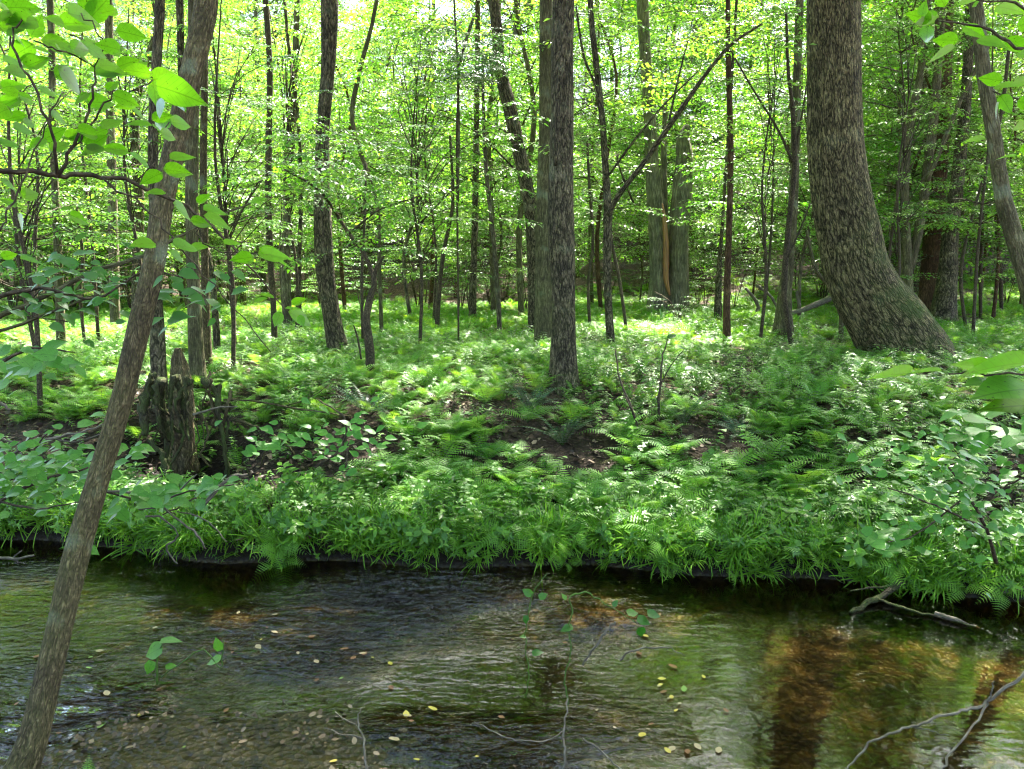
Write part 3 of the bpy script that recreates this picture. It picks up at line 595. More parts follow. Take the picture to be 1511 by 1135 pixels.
hero('holly_tree', [(676,300,3),(677,200,4),(678,100,4),(700,20,5)], 12.3, BK_FAR,
     'dark leaved branchy top hanging over the thin stem near the upper middle', None, None, 8, flare=0, sink=False,
     sprays=field(120, 632, 745, 25, 138, 11.3, 12.8, .6, SP_M, lambda x, y: (x-690)**2/60**2+(y-80)**2/50**2 < 1), leaf=LF_DARK)
def young(name_px, Y, label, sp, lf=LF_UNDER):
    x = gx(name_px, Y); g_ = np.array([x, Y, float(H(x, Y))]); o = thing('young_tree', g_, label, 'young tree'); ms = [tube([[0,0,-.1],[.05,0,1.2],[-.08,0,2.6],[.1,.05,4.6]], [.03,.025,.018,.006], 7, 5)]; lv = []
    for m in sp:
        lv.append(M(m.V-g_, m.T, m.r, m.m, m.b)); c0 = m.V[m.m.size and 0]-g_
        if random.random() < .45: ms.append(tube([[0,0,max(.4, min(4, c0[2]*.8-.3))], c0*[.35,.35,.92]+rng.normal(0,.08,3), c0*[.7,.7,1]+rng.normal(0,.06,3), c0], [.008,.006,.004,.002], 4, 3))
    build('trunk', join(ms), TWIG, o, True); build('crown', join(lv), [lf, TWIG], o)
young(55, 8.3, 'leafy young tree with layered leaves hanging in the upper left behind the near branch', field(46, -30, 220, 90, 400, 7.6, 9.6, .7, SP_M))
young(345, 9.6, 'young tree with flat leaf layers between the leaning trunk and the dark tree', field(40, 290, 480, 60, 300, 8.6, 10.6, .7, SP_M))
young(215, 10.4, 'young tree whose leaf layers show on both sides of the leaning trunk', field(38, 100, 340, 20, 320, 9.4, 11.4, .8, SP_M))
young(620, 11.8, 'young tree of pale leaf layers between the curved foot trunk and the leaning dark trunk', field(60, 560, 770, 60, 330, 10.8, 13., .85, SP_M), LF_CANOPY)
young(1118, 12.5, 'young tree with bright leaf layers between the reddish trunk and the thin grey trunk', field(44, 1050, 1190, 0, 330, 11.8, 13.5, .85, SP_M), LF_CANOPY)
young(1310, 12.6, 'young tree with bright leaf layers just right of the curved trunk', field(50, 1270, 1440, 0, 330, 12., 14., .85, SP_M), LF_CANOPY)
young(440, 13.2, 'young tree with bright leaf layers right behind the curved foot trunk', field(44, 380, 560, 0, 260, 12.6, 14., .85, SP_M), LF_CANOPY)
# extra understory whose layered leaves fill the middle distance
def mid_sapling(px, Y, h, n, spread, leafm, label, grp=None):
    x = gx(px, Y); gz = float(H(x, Y)); o = thing('young_tree', (x, Y, gz), label, 'young tree', grp)
    P = [[0,0,-.1],[random.uniform(-.1,.1),0,h*.3],[random.uniform(-.2,.2),.05,h*.65],[random.uniform(-.3,.3),0,h]]
    br = [tube(P, [.03,.025,.018,.006], 7, 4)]; C = smooth_path(P, 6); lv = []
    for i in range(n):
        t = random.uniform(.25, 1); b = C[int(t*(len(C)-1))]; a = random.uniform(0, 6.28); l = spread*random.uniform(.3, 1)*(1.15-.5*t)
        e = b + np.array([cos(a)*l, sin(a)*l, l*random.uniform(.05,.4)])
        br.append(tube([b, (b+e)/2+[0,0,.05], e], [.008,.006,.003], 4, 2))
        for q in range(3): 
            aa = a+random.uniform(-.8,.8); u = random.uniform(.35,1)
            lv.append(scatter(random.choice(SP_M if Y < 12 else SP_U), b+(e-b)*u, [cos(aa), sin(aa), .05], [random.uniform(-.2,.2), random.uniform(-.2,.2), 1], .7*random.uniform(.6,1.1)))
    build('trunk', join(br), TWIG, o, True); build('crown', join(lv), [leafm, TWIG], o); return o
for px, Y, h, n, sp_, lm, lb in [
    (60, 10.5, 4.6, 26, 1.6, LF_UNDER, 'bushy young tree filling the left edge above the ferns'),
    (150, 12.5, 5.5, 26, 1.6, LF_UNDER, 'leafy young tree seen left of the leaning trunk'),
    (350, 11.5, 5.2, 26, 1.5, LF_UNDER, 'leafy young tree between the leaning trunk and the curved foot tree'),
    (430, 15, 6.5, 24, 1.7, LF_CANOPY, 'tall bright young tree behind the curved foot tree'),
    (640, 16, 5.5, 24, 1.8, LF_CANOPY, 'yellow green young tree at the edge of the sunlit ferns'),
    (1120, 16, 6, 22, 1.6, LF_CANOPY, 'bright young tree right of the slender reddish trunk'),
    (1300, 13.5, 5.4, 26, 1.6, LF_CANOPY, 'bright young tree showing right of the curved trunk'),
    (1430, 13, 5.5, 24, 1.6, LF_CANOPY, 'leafy young tree behind the pale leaning trunk at the right')]:
    mid_sapling(px, Y, h, n, sp_, lm, lb)
def low_bush(px, py, Y, nsp, spread, lm, label, tmpl=None):
    g_ = ground(px, py) if Y is None else np.array([gx(px, Y), Y, float(H(gx(px, Y), Y))]); o = thing('bush', g_, label, 'bush'); st = []; lv = []
    for i in range(nsp):
        a = random.uniform(0, 6.28); l = spread*random.uniform(.2,1); e = np.array([cos(a)*l, sin(a)*l, random.uniform(.25,.7)*spread*.9])
        st.append(tube([[0,0,-.05], e*[.4,.4,.7], e], [.008,.006,.002], 4, 2)); aa = a+random.uniform(-.6,.6)
        lv.append(scatter(random.choice(tmpl or SP_M), e*.8, [cos(aa), sin(aa), .1], [0,0,1], .55*random.uniform(.7,1.2)))
    build('stem', join(st), TWIG, o, True); build('foliage', join(lv), [lm, TWIG], o)
low_bush(1000, 480, 17, 22, 1.1, LF_UNDER, 'low bush with flat green leaves in front of the split tree')
low_bush(1290, 505, 9.3, 4, .5, LF_HERB, 'small bush in front of the bulging base of the curved tree')

# ---------------------------------------------------------------- forest floor cover (uncountable) and litter
def herb(h, n, size, tm=OV):
    P = []; D = []; N = []; S = []
    for i in range(n):
        t = .3+.7*i/n; a = i*2.4; P.append([.04*sin(3*t), .04*cos(3*t), h*t]); D.append([cos(a), sin(a), .15-.3*(1-t)]); N.append([random.uniform(-.25,.25), random.uniform(-.25,.25), 1]); S.append(size*random.uniform(.6,1.1))
    return join([scatter(tm, np.array(P), np.array(D), np.array(N), S, 0), tube([[0,0,-.03],[.03,.02,h*.5],[0,0,h]], [.004,.003,.001], 3, 1, mat=1)])
LAN = ovate(.17, .05, .3, 4); LAW = ovate(.24, .05, .25, 4)
HERBS = [herb(.26, 12, .09, LAW), herb(.36, 18, .10, LAN), herb(.2, 9, .07, LAW), herb(.18, 7, .09, LOB), herb(.3, 16, .065, OV)]
FERN_LO = [clump(7, .5, .8, pairs=12, sub=False, wmax=.24) for _ in range(3)]
FERN_HI = [clump(6, .55, .8, pairs=15, sub=True, wmax=.24) for _ in range(3)]
XFERN = [clump(15, .5, .6, pairs=20, sub=False, wmax=.12, base=.08) for _ in range(2)]
def cover(n, y0, y1, fx, tmpls, smin, smax, dens, lean=.2, power=1.):
    y = y0 + (y1-y0)*rng.random(n)**power; x = rng.uniform(-1, 1, n)*(y*.70+.6); k = dens(x, y) > rng.random(n); x, y = x[k], y[k]; n = len(x)
    P = np.stack([x, y, H(x, y)], -1); a = rng.uniform(0, 6.28, n); D = np.stack([np.cos(a), np.sin(a), rng.normal(0, lean*.5, n)], -1)
    N = np.array([0,-.12,1.]) + rng.normal(0, lean, (n,3))*[1,1,0]; w_ = rng.integers(0, len(tmpls), n); s = rng.uniform(smin, smax, n)
    return [scatter(t, P[w_==j], D[w_==j], N[w_==j], s[w_==j]) for j, t in enumerate(tmpls) if (w_==j).any()]
dd = lambda x, y: y - edge(x)
patch = lambda x, y, s, sc, a, b: np.clip((noise(x*sc, y*sc, s)-a)/(b-a), 0, 1)
XS = [(540,605,1.35,'dark evergreen fern below the forked bank sapling'),(780,600,1.2,'dark evergreen fern left of the foot of the dark middle trunk'),(830,650,1.4,'dark evergreen fern low on the bank under the middle pair of trunks'),(1010,620,1.15,'dark evergreen fern on the bank right of the middle trunks'),(1090,640,.95,'dark evergreen fern in the leafy part of the right bank'),(240,575,.9,'dark evergreen fern between the leaning trunk and the root mound'),(380,545,.8,'dark evergreen fern right of the root mound')]
XG = [ground(a, b_+8) for a, b_, _, _ in XS]
def clear(x, y):
    k = np.ones_like(x)
    for g_, q in zip(XG, XS): k = k*(1-.95*np.exp(-((x-g_[0])**2+(y-g_[1]+.12)**2)/(.38*q[2])**2))
    return k
hollow = lambda x, y: 1-np.exp(-((x+3.25)**2)/.8 - ((dd(x,y)-1.4)**2)/.5)
fern_far = join(cover(5200, 13, 30, 0, FERN_LO, .6, 1.15, lambda x, y: .15+.85*patch(x, y, 90, .35, .25, .5), power=1.3))
tag(build('fern_carpet', fern_far, [LF_CARPET, STEM]), 'carpet of pale green ferns covering the sunlit clearing floor', 'ferns', kind='stuff')
fern_mid = join(cover(2700, 7.2, 13.5, 0, FERN_HI, .4, .8, lambda x, y: (dd(x,y) > 1.6)*(.35+.65*patch(x, y, 93, .6, .2, .5))*hollow(x, y)*clear(x, y)))
tag(build('fern_undergrowth', fern_mid, [LF_FERN, STEM]), 'low ferns growing thickly at the top of the bank', 'ferns', kind='stuff')
hb = join(cover(11000, 5.6, 16, 0, HERBS, .4, .95, lambda x, y: (dd(x,y) > .12)*np.clip(.42-.10*(dd(x,y) < 2.4)+patch(x, y, 95, .9, .35, .6)*.7 - .2 - .33*(x < -1.5)*(dd(x,y) > 1.1)*(dd(x,y) < 2.9) - .05*(np.abs(dd(x,y)-1.9-.3*np.sin(x*2)) < .38)*(x < 1.4), 0, 1)*hollow(x, y)*clear(x, y), .3))
tag(build('undergrowth', hb, [LF_HERB, STEM]), 'mixed broad leaved ground plants covering the bank', 'ground plants', kind='stuff')
def blade(L, bend, wd=.0045):
    t = np.linspace(0, 1, 6); y = L*np.sin(t*bend)/bend; z = L*(t - t*t*bend*.45)*.9; V = []; T = []
    for i in range(6): ww = wd*(1-t[i]**2)+.0006; V += [[-ww, y[i], z[i]], [ww, y[i], z[i]]]
    for i in range(5): a = 2*i; T += [[a,a+1,a+3],[a,a+3,a+2]]
    return M(V, T)
tufts = []
for q in range(4):
    k = 26; a = rng.uniform(0, 6.28, k)
    tufts.append(join([scatter(blade(random.uniform(.25,.52), random.uniform(1.6,2.6)), rng.normal(0,.02,3)*[1,1,0], [cos(v), sin(v), 0], [0,0,1], 1) for v in a]))
def edge_cover(n, tm, d0, d1, smin, smax, tilt, sd=15, cut=.75):
    n = int(n)
    x = rng.uniform(-4.6, 4.4, n); y = edge(x) + rng.uniform(d0, d1, n); k = noise(x*2.6, y*2.6, sd) > .15+rng.random(n)*cut*.8; x, y = x[k], y[k]; n = len(x)
    a = rng.uniform(0, 6.28, n); w_ = rng.integers(0, len(tm), n); P = np.stack([x, y, H(x,y)], -1); D = np.stack([np.cos(a), np.sin(a), 0*a], -1); N = np.stack([0*a+rng.normal(0,.3,n), 0*a-tilt*(1+1.2*(y-edge(x) < .22)), 0*a+1], -1)
    s = rng.uniform(smin, smax, n); return join([scatter(t, P[w_==j], D[w_==j], N[w_==j], s[w_==j]) for j, t in enumerate(tm)])
tag(build('grass', join([edge_cover(380, tufts, .1, .7, .45, .95, .7, 15, 1.0), edge_cover(1100, tufts, .03, .2, .4, 1.05, .9, 61, 1.1)]), [GRASS, STEM]), 'long grass hanging over the edge of the bank above the water', 'grass', kind='stuff')
MOSSL = [herb(.08, 8, .028, RH), herb(.11, 11, .032, OV), herb(.16, 14, .045, LAN)]
tag(build('edge_ferns', edge_cover(330, FERN_HI, .02, .7, .35, .7, .7, 37, .9), [LF_FERN, STEM]), 'ferns drooping over the steep edge of the bank', 'ferns', kind='stuff')
tag(build('bank_creepers', join([edge_cover(3000, MOSSL+[HERBS[2]], .02, .7, .6, 1.2, .8, 15, 1.15), edge_cover(1500, [HERBS[1], HERBS[4], HERBS[2]], .03, .35, .35, .7, .9, 29, .9), edge_cover(800, [HERBS[3], HERBS[0]], .05, .8, .7, 1.25, .8, 33, .9)]), [LF_HERB, STEM]), 'tiny leaved creepers matting the steep edge of the bank', 'ground plants', kind='stuff')
nl = 26000; y = 5.7+34*rng.random(nl)**1.9; x = rng.uniform(-1,1,nl)*(y*.7+1); k = dd(x,y) > .05; x, y = x[k], y[k]; nl = len(x)
a = rng.uniform(0,6.28,nl); lit = scatter(OV if False else M([[0,0,0],[.3,.3,.06],[.22,.7,.12],[0,1,.02],[-.22,.7,.10],[-.3,.3,.0]], [[0,1,2],[0,2,3],[0,3,4],[0,4,5]]), np.stack([x,y,H(x,y)+.012],-1), np.stack([np.cos(a),np.sin(a),rng.normal(0,.3,nl)],-1), np.array([0,0,1.])+rng.normal(0,.4,(nl,3)), rng.uniform(.04,.09,nl), 0)
tag(build('leaf_litter', lit, LITTER), 'dry brown fallen leaves strewn over the forest floor', 'leaf litter', kind='stuff')

# ---------------------------------------------------------------- ferns and plants one can pick out on the bank
def proto(name, m, mats, label, cat, group):
    me = build(name, m, mats); return tag(me, label, cat, group)
def inst(protos, locs, smin, smax, tilt=.15):
    used = set()
    for P in locs:
        k = random.randrange(len(protos)); p = protos[k]
        o = p if k not in used else p.copy()
        if k in used: COL.objects.link(o)
        used.add(k); s = random.uniform(smin, smax); o.location = P; o.rotation_euler = (random.uniform(0,tilt*1.5), random.uniform(-tilt,tilt), random.uniform(0,6.28)); o.scale = (s,s,s)
FB = [proto('fern', clump(7, .68, .75, pairs=16, sub=True, wmax=.25), [LF_FERN, STEM], 'bright green feathery fern clump on the slope of the bank', 'fern', 'feathery ferns on the bank slope') for _ in range(4)]
fl = []
for _ in range(900):
    px = random.uniform(560, 1420); py = random.uniform(640, 790)
    if len(fl) >= 120: break
    if random.random() > (1 if 600 < px < 1050 and py > 665 else .4): continue
    p = ground(px, py)
    if all(np.hypot(*(p-q)[:2]) > .19 for q in fl) and clear(p[0], p[1]) > .6: fl.append(p)
inst(FB, fl, .5, .85)
XF = [proto('christmas_fern', x_, [LF_XFERN, STEM], None, 'fern', 'dark evergreen ferns') for x_ in XFERN]
for i, (px, py, s, lb) in enumerate(XS):
    o = XF[i] if i < 2 else XF[i % 2].copy()
    if i >= 2: COL.objects.link(o)
    o['label'] = lb; o.location = XG[i]; o.rotation_euler = (.2, 0, i*1.3); o.scale = (s,)*3
SEED = [proto('seedling', herb(.42, 18, .10, OVN), [LF_HERB, STEM], 'broad leaved green seedling standing among the ferns on the bank', 'plant', 'broad leaved seedlings on the bank'),
        proto('seedling', herb(.32, 12, .10, OVW), [LF_HERB, STEM], 'broad leaved green seedling standing among the ferns on the bank', 'plant', 'broad leaved seedlings on the bank'),
        proto('seedling', herb(.5, 22, .085, OVN), [LF_PALE, STEM], 'broad leaved green seedling standing among the ferns on the bank', 'plant', 'broad leaved seedlings on the bank')]
sl = []
for _ in range(3000):
    if len(sl) >= 240: break
    px = random.uniform(380, 1500); py = random.uniform(560, 790)
    if random.random() > (1 if px > 930 else .35): continue
    if _ % 14 == 0: px = random.uniform(190, 370); py = random.uniform(655, 730)
    p = ground(px, py)
    if all(np.hypot(*(p-q)[:2]) > .13 for q in sl) and clear(p[0], p[1]) > .6: sl.append(p)
inst(SEED, sl, .4, .9, .25)
# bank shoots: thin dark stems leaning out of the slope
def px_twigs(name, stems, Y, mat, label, cat, leaves=None, lm=None, leaf=OVN, nsides=6, root=None):
    """stems: lists of (px,py,w[,Y]); leaves: (px,py,len_px,ang,Y,tilt)"""
    ms = []; P0 = None
    for s in stems:
        P = []; r = []
        for q in s:
            yy = q[3] if len(q) > 3 else Y; P.append(at(q[0], q[1], yy)); r.append(q[2]*dep(q[0], q[1], yy)/F/2)
        if P0 is None: P0 = P[0].copy()
        ms.append(tube(np.array(P)-P0, r, nsides, 5, .3, seed=len(ms), jit=.0035 if np.mean(r) < .02 else .006))
    o = thing(name, P0, label, cat); build('stem' if leaves else 'branch', join(ms), mat, o, True)
    if leaves:
        lv = []
        for (px, py, ln, ang, yy, tilt) in leaves:
            p = at(px, py, yy); a = R(ang); s = ln*dep(px, py, yy)/F
            X = np.array([1,0,0]); U = np.array([0, sin(PITCH), cos(PITCH)]); Fw = np.array([0, cos(PITCH), -sin(PITCH)])
            d = X*cos(a) + U*sin(a) + Fw*random.uniform(-.35,.35)
            n = U*cos(R(tilt)) - Fw*sin(R(tilt)) + X*random.uniform(-.35,.35)
            n = n - unit(d)*np.dot(n, unit(d)); lv.append(scatter(leaf, p-P0, d, n, s))
        build('foliage', join(lv), lm, o, True)
    return o
px_twigs('shoot', [[(950,670,5,7.3),(935,610,4,7.3),(915,560,3,7.4),(908,515,2,7.6)],[(935,610,2,7.3),(920,580,2,7.2)]], 7.3, TWIG, 'bare dark stem leaning left out of the bank ferns', 'shoot')
px_twigs('shoot', [[(970,660,4,7.4),(972,600,4,7.4),(976,540,3,7.4),(985,500,2,7.5)],[(974,570,2,7.4),(990,540,1.5,7.4),(1010,515,1,7.4)]], 7.4, TWIG, 'upright dark stem with a few fine leaves beside the leaning one', 'shoot',
    [(985,500,18,30,7.5,30),(1000,512,16,-10,7.4,30),(965,505,16,160,7.5,30),(1010,545,20,10,7.4,30),(975,470,14,90,7.5,30)], [LF_HERB, STEM])
px_twigs('fallen_stick', [[(860,700,7,6.9),(900,680,6,7.0),(945,655,5,7.3)]], 7, BK_BRWN, 'fallen brown stick lying among the bank ferns', 'stick')

# ---------------------------------------------------------------- root mound and fallen wood
def root_mound():
    base = np.array([-3.35, 7.35, float(H(-3.35, 7.35))]); o = thing('root_stump', base, 'dark torn up stump with hanging mossy roots on the left bank', 'stump')
    P, Rr = trunk_path([(270,700,34),(270,650,33),(268,600,32),(266,560,28),(263,535,20),(262,514,7)], 7.7)
    build('stump', tube(np.array(P)-base, Rr, 30, 10, .9, flare=.3, seed=5), BK_BRWN, o, True)
    roots = [[(242,560,15),(230,600,13),(238,650,12),(240,700,14)], [(222,560,10),(212,600,14),(220,640,8)], [(256,555,12),(268,600,10),(262,640,6),(250,620,4)], [(300,560,14),(320,580,9),(332,640,6),(340,705,7)], [(216,650,7),(238,672,8),(250,700,6)], [(280,560,8),(262,590,5),(272,650,4),(255,690,3),(270,712,2)], [(290,600,4),(310,640,3),(300,670,2.5),(312,690,2)]]
    for q in range(12):
        x0 = 205+q*12+random.uniform(-5,5); y0 = random.uniform(548, 580); w0 = random.uniform(2.5, 9)
        roots.append([(x0, y0, w0), (x0+random.uniform(-9,9), y0+random.uniform(20,35), w0*.8), (x0+random.uniform(-14,14), y0+random.uniform(45,70), w0*.6), (x0+random.uniform(-18,18), y0+random.uniform(80,125), w0*.3)])
    for pts in roots:
        P, Rr = trunk_path(pts, 7.2); P = np.array(P); P[:,1] += rng.normal(0,.06,len(P)); build('root', tube(P-base, Rr, 9, 7, .9, jit=.006, seed=int(pts[0][0])), MOSSY if pts[0][2] > 5 else BK_BRWN, o, True)
root_mound()
px_twigs('fallen_branch', [[(1255,905,7,4.95),(1290,885,9,5.1),(1340,855,12,5.3),(1395,830,13,5.5),(1440,790,10,5.8)],[(1292,884,4,5.1),(1340,900,4,4.95),(1390,912,3,4.85),(1440,925,2,4.7)],[(1345,852,4,5.3),(1300,865,3,5.2),(1255,872,2,5.1)]], 5.2, MOSSY, 'mossy broken branch slanting from the right bank into the water', 'branch')
px_twigs('fallen_branch', [[(1380,905,7,4.9),(1410,915,6,4.8),(1445,928,3,4.75)]], 5, DEAD, 'short dark stick lying in the water right of the mossy branch', 'branch')
px_twigs('fallen_branch', [[(1390,830,3,5.4),(1430,848,3,5.3),(1480,856,3,5.2),(1530,850,2.5,5.1)]], 5, DEAD, 'thin sagging twig along the foot of the bank at the right edge', 'branch')
px_twigs('fallen_branch', [[(1475,875,4,5.1),(1500,870,4,5.05),(1530,868,5,5.0)],[(1500,870,2,5.05),(1490,855,1.5,5.1),(1478,850,1,5.1)]], 5, DEAD, 'pale driftwood stub at the waterline by the right edge', 'branch')
px_twigs('dead_branch', [[(1240,1145,2.5,2.75),(1262,1118,3,2.78),(1290,1092,3.5,2.8),(1325,1078,4,2.82),(1360,1067,4,2.85),(1402,1052,4.5,2.87),(1440,1045,5,2.9),(1480,1018,5.5,2.9),(1525,985,6,2.9)],[(1385,1145,3,2.7),(1400,1118,3.5,2.75),(1422,1088,3.5,2.8),(1458,1038,4,2.9)],[(1345,1072,2,2.85),(1400,1085,2,2.8)],[(1458,1035,3,2.9),(1467,1005,2,2.9)]], 2.8, DEAD, 'bare grey forked branch reaching in over the water at the bottom right corner', 'branch')
px_twigs('dead_branch', [[(300,745,6,4.8),(340,705,5,4.9),(365,700,3,5.0)],[(150,725,4,4.6),(210,730,4,4.7),(255,760,3,4.8),(290,790,4,4.85),(303,810,3,4.9)],[(215,762,3,4.7),(240,765,3,4.75),(262,790,2,4.8),(245,810,3,4.8),(262,832,2,4.8)],[(290,700,2,4.8),(240,745,3,4.8),(205,752,2,4.8)],[(262,755,2,4.8),(300,765,2,4.8),(335,800,1.5,4.8)]], 4.8, DEAD, 'pale bare twigs hanging over the water behind the leaning trunk', 'branch')
px_twigs('dead_branch', [[(-30,690,4,5.6),(30,665,4,5.6),(60,650,5,5.6),(110,640,4,5.6),(160,625,2,5.6)],[(-20,640,3,5.6),(30,655,3,5.6),(55,652,3,5.6)],[(75,647,3,5.6),(110,652,2,5.6),(150,640,1.5,5.6)]], 5.6, DEAD, 'pale crossing dead sticks against the bank at the left edge', 'branch')
px_twigs('dead_branch', [[(-20,585,4,5.6),(0,594,4,5.6),(15,605,4,5.6)]], 5.6, DEAD, 'short pale stick end sticking in at the left edge above the crossing sticks', 'branch')
px_twigs('dead_branch', [[(-10,822,4,5.2),(20,825,4,5.2),(50,820,3,5.2)],[(18,825,3,5.2),(35,832,2,5.2)],[(20,822,2,5.2),(32,812,1.5,5.2)]], 5.2, DEAD, 'small pale twig in the water at the left edge', 'branch')
px_twigs('dead_branch', [[(-30,480,9,4.6),(60,440,8,4.7),(130,405,7,4.8),(215,375,7,4.9),(300,330,4,5.0),(370,300,3,5.1)]], 4.7, BK_GREY, 'grey bare limb crossing behind the leaning trunk', 'branch')
px_twigs('dead_branch', [[(-30,500,5,4.4),(50,470,5,4.5),(130,440,4,4.6),(165,425,3,4.6)]], 4.5, BK_GREY, 'thinner bare limb just under the grey one at the left', 'branch')
px_twigs('dead_log', [[(1120,490,5,17),(1150,470,7,17),(1190,455,8,17),(1225,440,10,17)],[(1150,470,4,17),(1140,440,4,17),(1115,420,4,17)],[(1180,455,5,17),(1175,430,4,17)]], 17, DEAD, 'bleached fallen branch in the clearing left of the curved tree', 'branch')
px_twigs('dead_log', [[(1100,425,4,17.5),(1118,450,5,17.5),(1115,470,5,17.5),(1112,482,5,17.5)]], 17, DEAD, 'bleached crooked stick standing left of the fallen branch in the clearing', 'branch')
px_twigs('bank_twig', [[(350,620,4,7.5),(400,640,4,7.3),(440,680,3,7.1),(430,720,3,7.0)],[(400,640,2,7.3),(385,690,2,7.2),(395,715,2,7.1)]], 7.4, BK_BRWN, 'bent dead twig hanging down the bank right of the root mound', 'branch')
px_twigs('bank_twig', [[(330,590,3,7.6),(380,593,3,7.55),(420,600,3,7.5),(520,615,2,7.5)],[(420,600,2,7.5),(460,585,1.5,7.5),(490,565,1,7.5)]], 7.5, BK_BRWN, 'long thin twig lying across the bank right of the root mound', 'branch')
px_twigs('bank_twig', [[(285,612,4,7.0),(320,602,3,7.0),(350,600,2,7.0)]], 7.0, DEAD, 'short pale stick poking out across the dark root hollow', 'branch')

# ---------------------------------------------------------------- near branches with large leaves
def near_leaves(lst, Y, tilt=(-45, 10)):
    return [(x, y, l, a, Y+random.uniform(-.15,.15), random.uniform(*tilt)) for x, y, l, a in lst]
top_left = [(60,60,70,-10),(55,30,60,175),(100,20,80,-15),(45,55,45,60),(50,65,60,200),(85,35,70,10),(118,62,65,-30),(118,15,50,30),(20,10,50,150),(0,45,60,20),
 (85,100,62,-45),(60,135,55,-15),(30,145,50,200),(75,170,45,-20),(105,160,30,-90),(40,170,38,190),(15,160,50,190),(20,190,45,-5),(60,210,40,-30),(95,205,45,20),
 (125,150,55,0),(120,70,55,-15),(180,75,50,160),(225,110,50,170),(222,118,62,5),(225,125,95,-12),(225,120,42,-85),(255,128,50,-60),(232,145,45,-70),(245,130,60,-8),
 (250,180,48,-10),(245,170,42,-100),(235,195,38,-20),(225,185,45,175),(190,225,48,170),(190,225,55,-35),(240,250,52,-2),(240,255,45,-160),(250,235,50,10),
 (25,305,30,150),(25,315,40,-60),(30,290,40,10),(100,315,40,-25),(90,310,25,20),(0,265,35,-30),(245,285,35,175),(255,300,55,-35),(280,325,40,-10),(300,310,55,-5),(290,300,30,40),
 (300,318,55,-20),(230,360,50,175),(255,362,60,-5),(250,370,35,-35),(280,368,40,20),(30,382,55,-8),(0,380,30,20),(330,360,40,5),(380,375,60,-2),(385,372,85,-10),(400,382,50,-20),(375,380,45,180),
 (405,440,30,160),(420,455,50,-10),(425,460,55,-25),(415,460,32,-110),(430,450,30,30),(395,440,28,190),(440,465,25,-60),(370,300,30,30),(0,12,70,10),(130,30,60,40),(170,45,55,-5),(5,90,50,-10),(5,215,40,0),(150,190,45,25),
 (140,110,60,15),(165,140,50,-15),(35,100,50,30),(0,130,45,15)]
px_twigs('beech_branch', [[(-120,240,9,1.9),(0,247,8,1.9),(60,256,7,1.95),(120,260,7,2.0),(200,272,6,2.05),(290,318,5,2.1),(345,365,4,2.1),(420,455,2,2.15)],
 [(85,262,6,1.95),(115,205,5,1.95),(130,165,4,1.95),(140,108,3,1.95)],[(85,258,5,1.95),(70,180,4,1.9),(40,110,4,1.9),(18,60,3,1.9),(30,20,2,1.9)],[(110,215,3,1.95),(140,175,3,1.95),(165,140,2,1.95)],
 [(150,262,4,2.0),(210,305,3,2.0),(262,360,3,2.0),(330,440,2,2.0),(400,520,1.5,2.0)],[(165,140,2,1.95),(190,137,2,1.95),(225,118,2,2.0)],[(50,60,3,1.9),(95,75,3,1.9),(140,100,2,1.95)],[(200,272,2,2.05),(225,240,2,2.05),(250,180,1.5,2.1)],[(0,340,3,1.8),(20,300,3,1.85),(60,200,2,1.9),(90,140,2,1.9)],
 [(225,115,2,2.0),(180,78,2,2.0),(100,50,2,1.95)],[(290,318,2,2.1),(300,360,2,2.1),(380,375,2,2.1)],[(140,108,2,1.95),(150,60,2,1.95),(120,20,2,1.95)]], 2.0, TWIG,
 'near branch of large glowing yellow green leaves across the upper left', 'branch', near_leaves([(x, y, l*.86, a) for x, y, l, a in top_left]+[(random.uniform(-10,230), random.uniform(0,230), random.uniform(24,42), random.choice([0,180])+random.uniform(-45,45)) for _ in range(45)], 2.0, (-55,-5)), [LF_NEAR, STEM], OVN)
tr = [(1375,30,40,150),(1370,35,35,-100),(1385,25,40,-170),(1360,25,25,80),(1420,40,40,-20),(1440,60,45,-10),(1410,70,45,200),(1415,60,38,170),(1470,10,50,0),(1480,60,45,-20),(1500,40,40,20),(1440,10,40,60),(1395,10,30,120),(1415,5,35,20),
 (1465,130,40,10),(1475,140,35,-60),(1490,125,45,10),(1480,120,35,160),(1500,150,40,-10),(1495,190,35,20),(1505,215,35,-20),(1500,230,30,180),(1475,150,30,-110),(1455,205,32,175),(1500,80,40,-5)]
px_twigs('overhanging_branch', [[(1600,60,7,2.6),(1511,75,5,2.6),(1450,40,4,2.6),(1380,30,2,2.6)],[(1560,60,5,2.6),(1511,10,4,2.6),(1440,0,2,2.6)],[(1600,180,4,2.6),(1530,160,3,2.6),(1465,135,2,2.6)],[(1590,240,3,2.6),(1500,205,2,2.6)]], 2.6, TWIG,
 'near branch with large yellow green leaves in the upper right corner', 'branch', near_leaves(tr, 2.6, (-60,0)), [LF_NEAR, STEM], OVN)
px_twigs('low_branch', [[(1640,560,6,2.2),(1560,552,4,2.2),(1470,550,3,2.2),(1400,552,2,2.2)]], 2.2, TWIG, 'near twig with long flat leaves low at the right edge', 'branch',
 [(1390,548,60,178,2.2,-8),(1345,552,85,178,2.2,-20),(1470,545,65,165,2.2,-30),(1525,535,115,183,2.1,-25),(1530,575,120,178,2.1,25),(1480,570,75,170,2.2,20),(1440,545,50,10,2.2,15),(1560,600,110,175,2.1,30)], [LF_NEAR, STEM], OVN)
rng2 = random.Random(4)
def leaf_cloud(n, cx, cy, sx, sy, l0, l1, Y, tilt): return [(rng2.gauss(cx, sx), rng2.gauss(cy, sy), rng2.uniform(l0, l1), rng2.choice([0,180])+rng2.uniform(-40,40), Y+rng2.uniform(-.5,.5), rng2.uniform(*tilt)) for _ in range(n)]
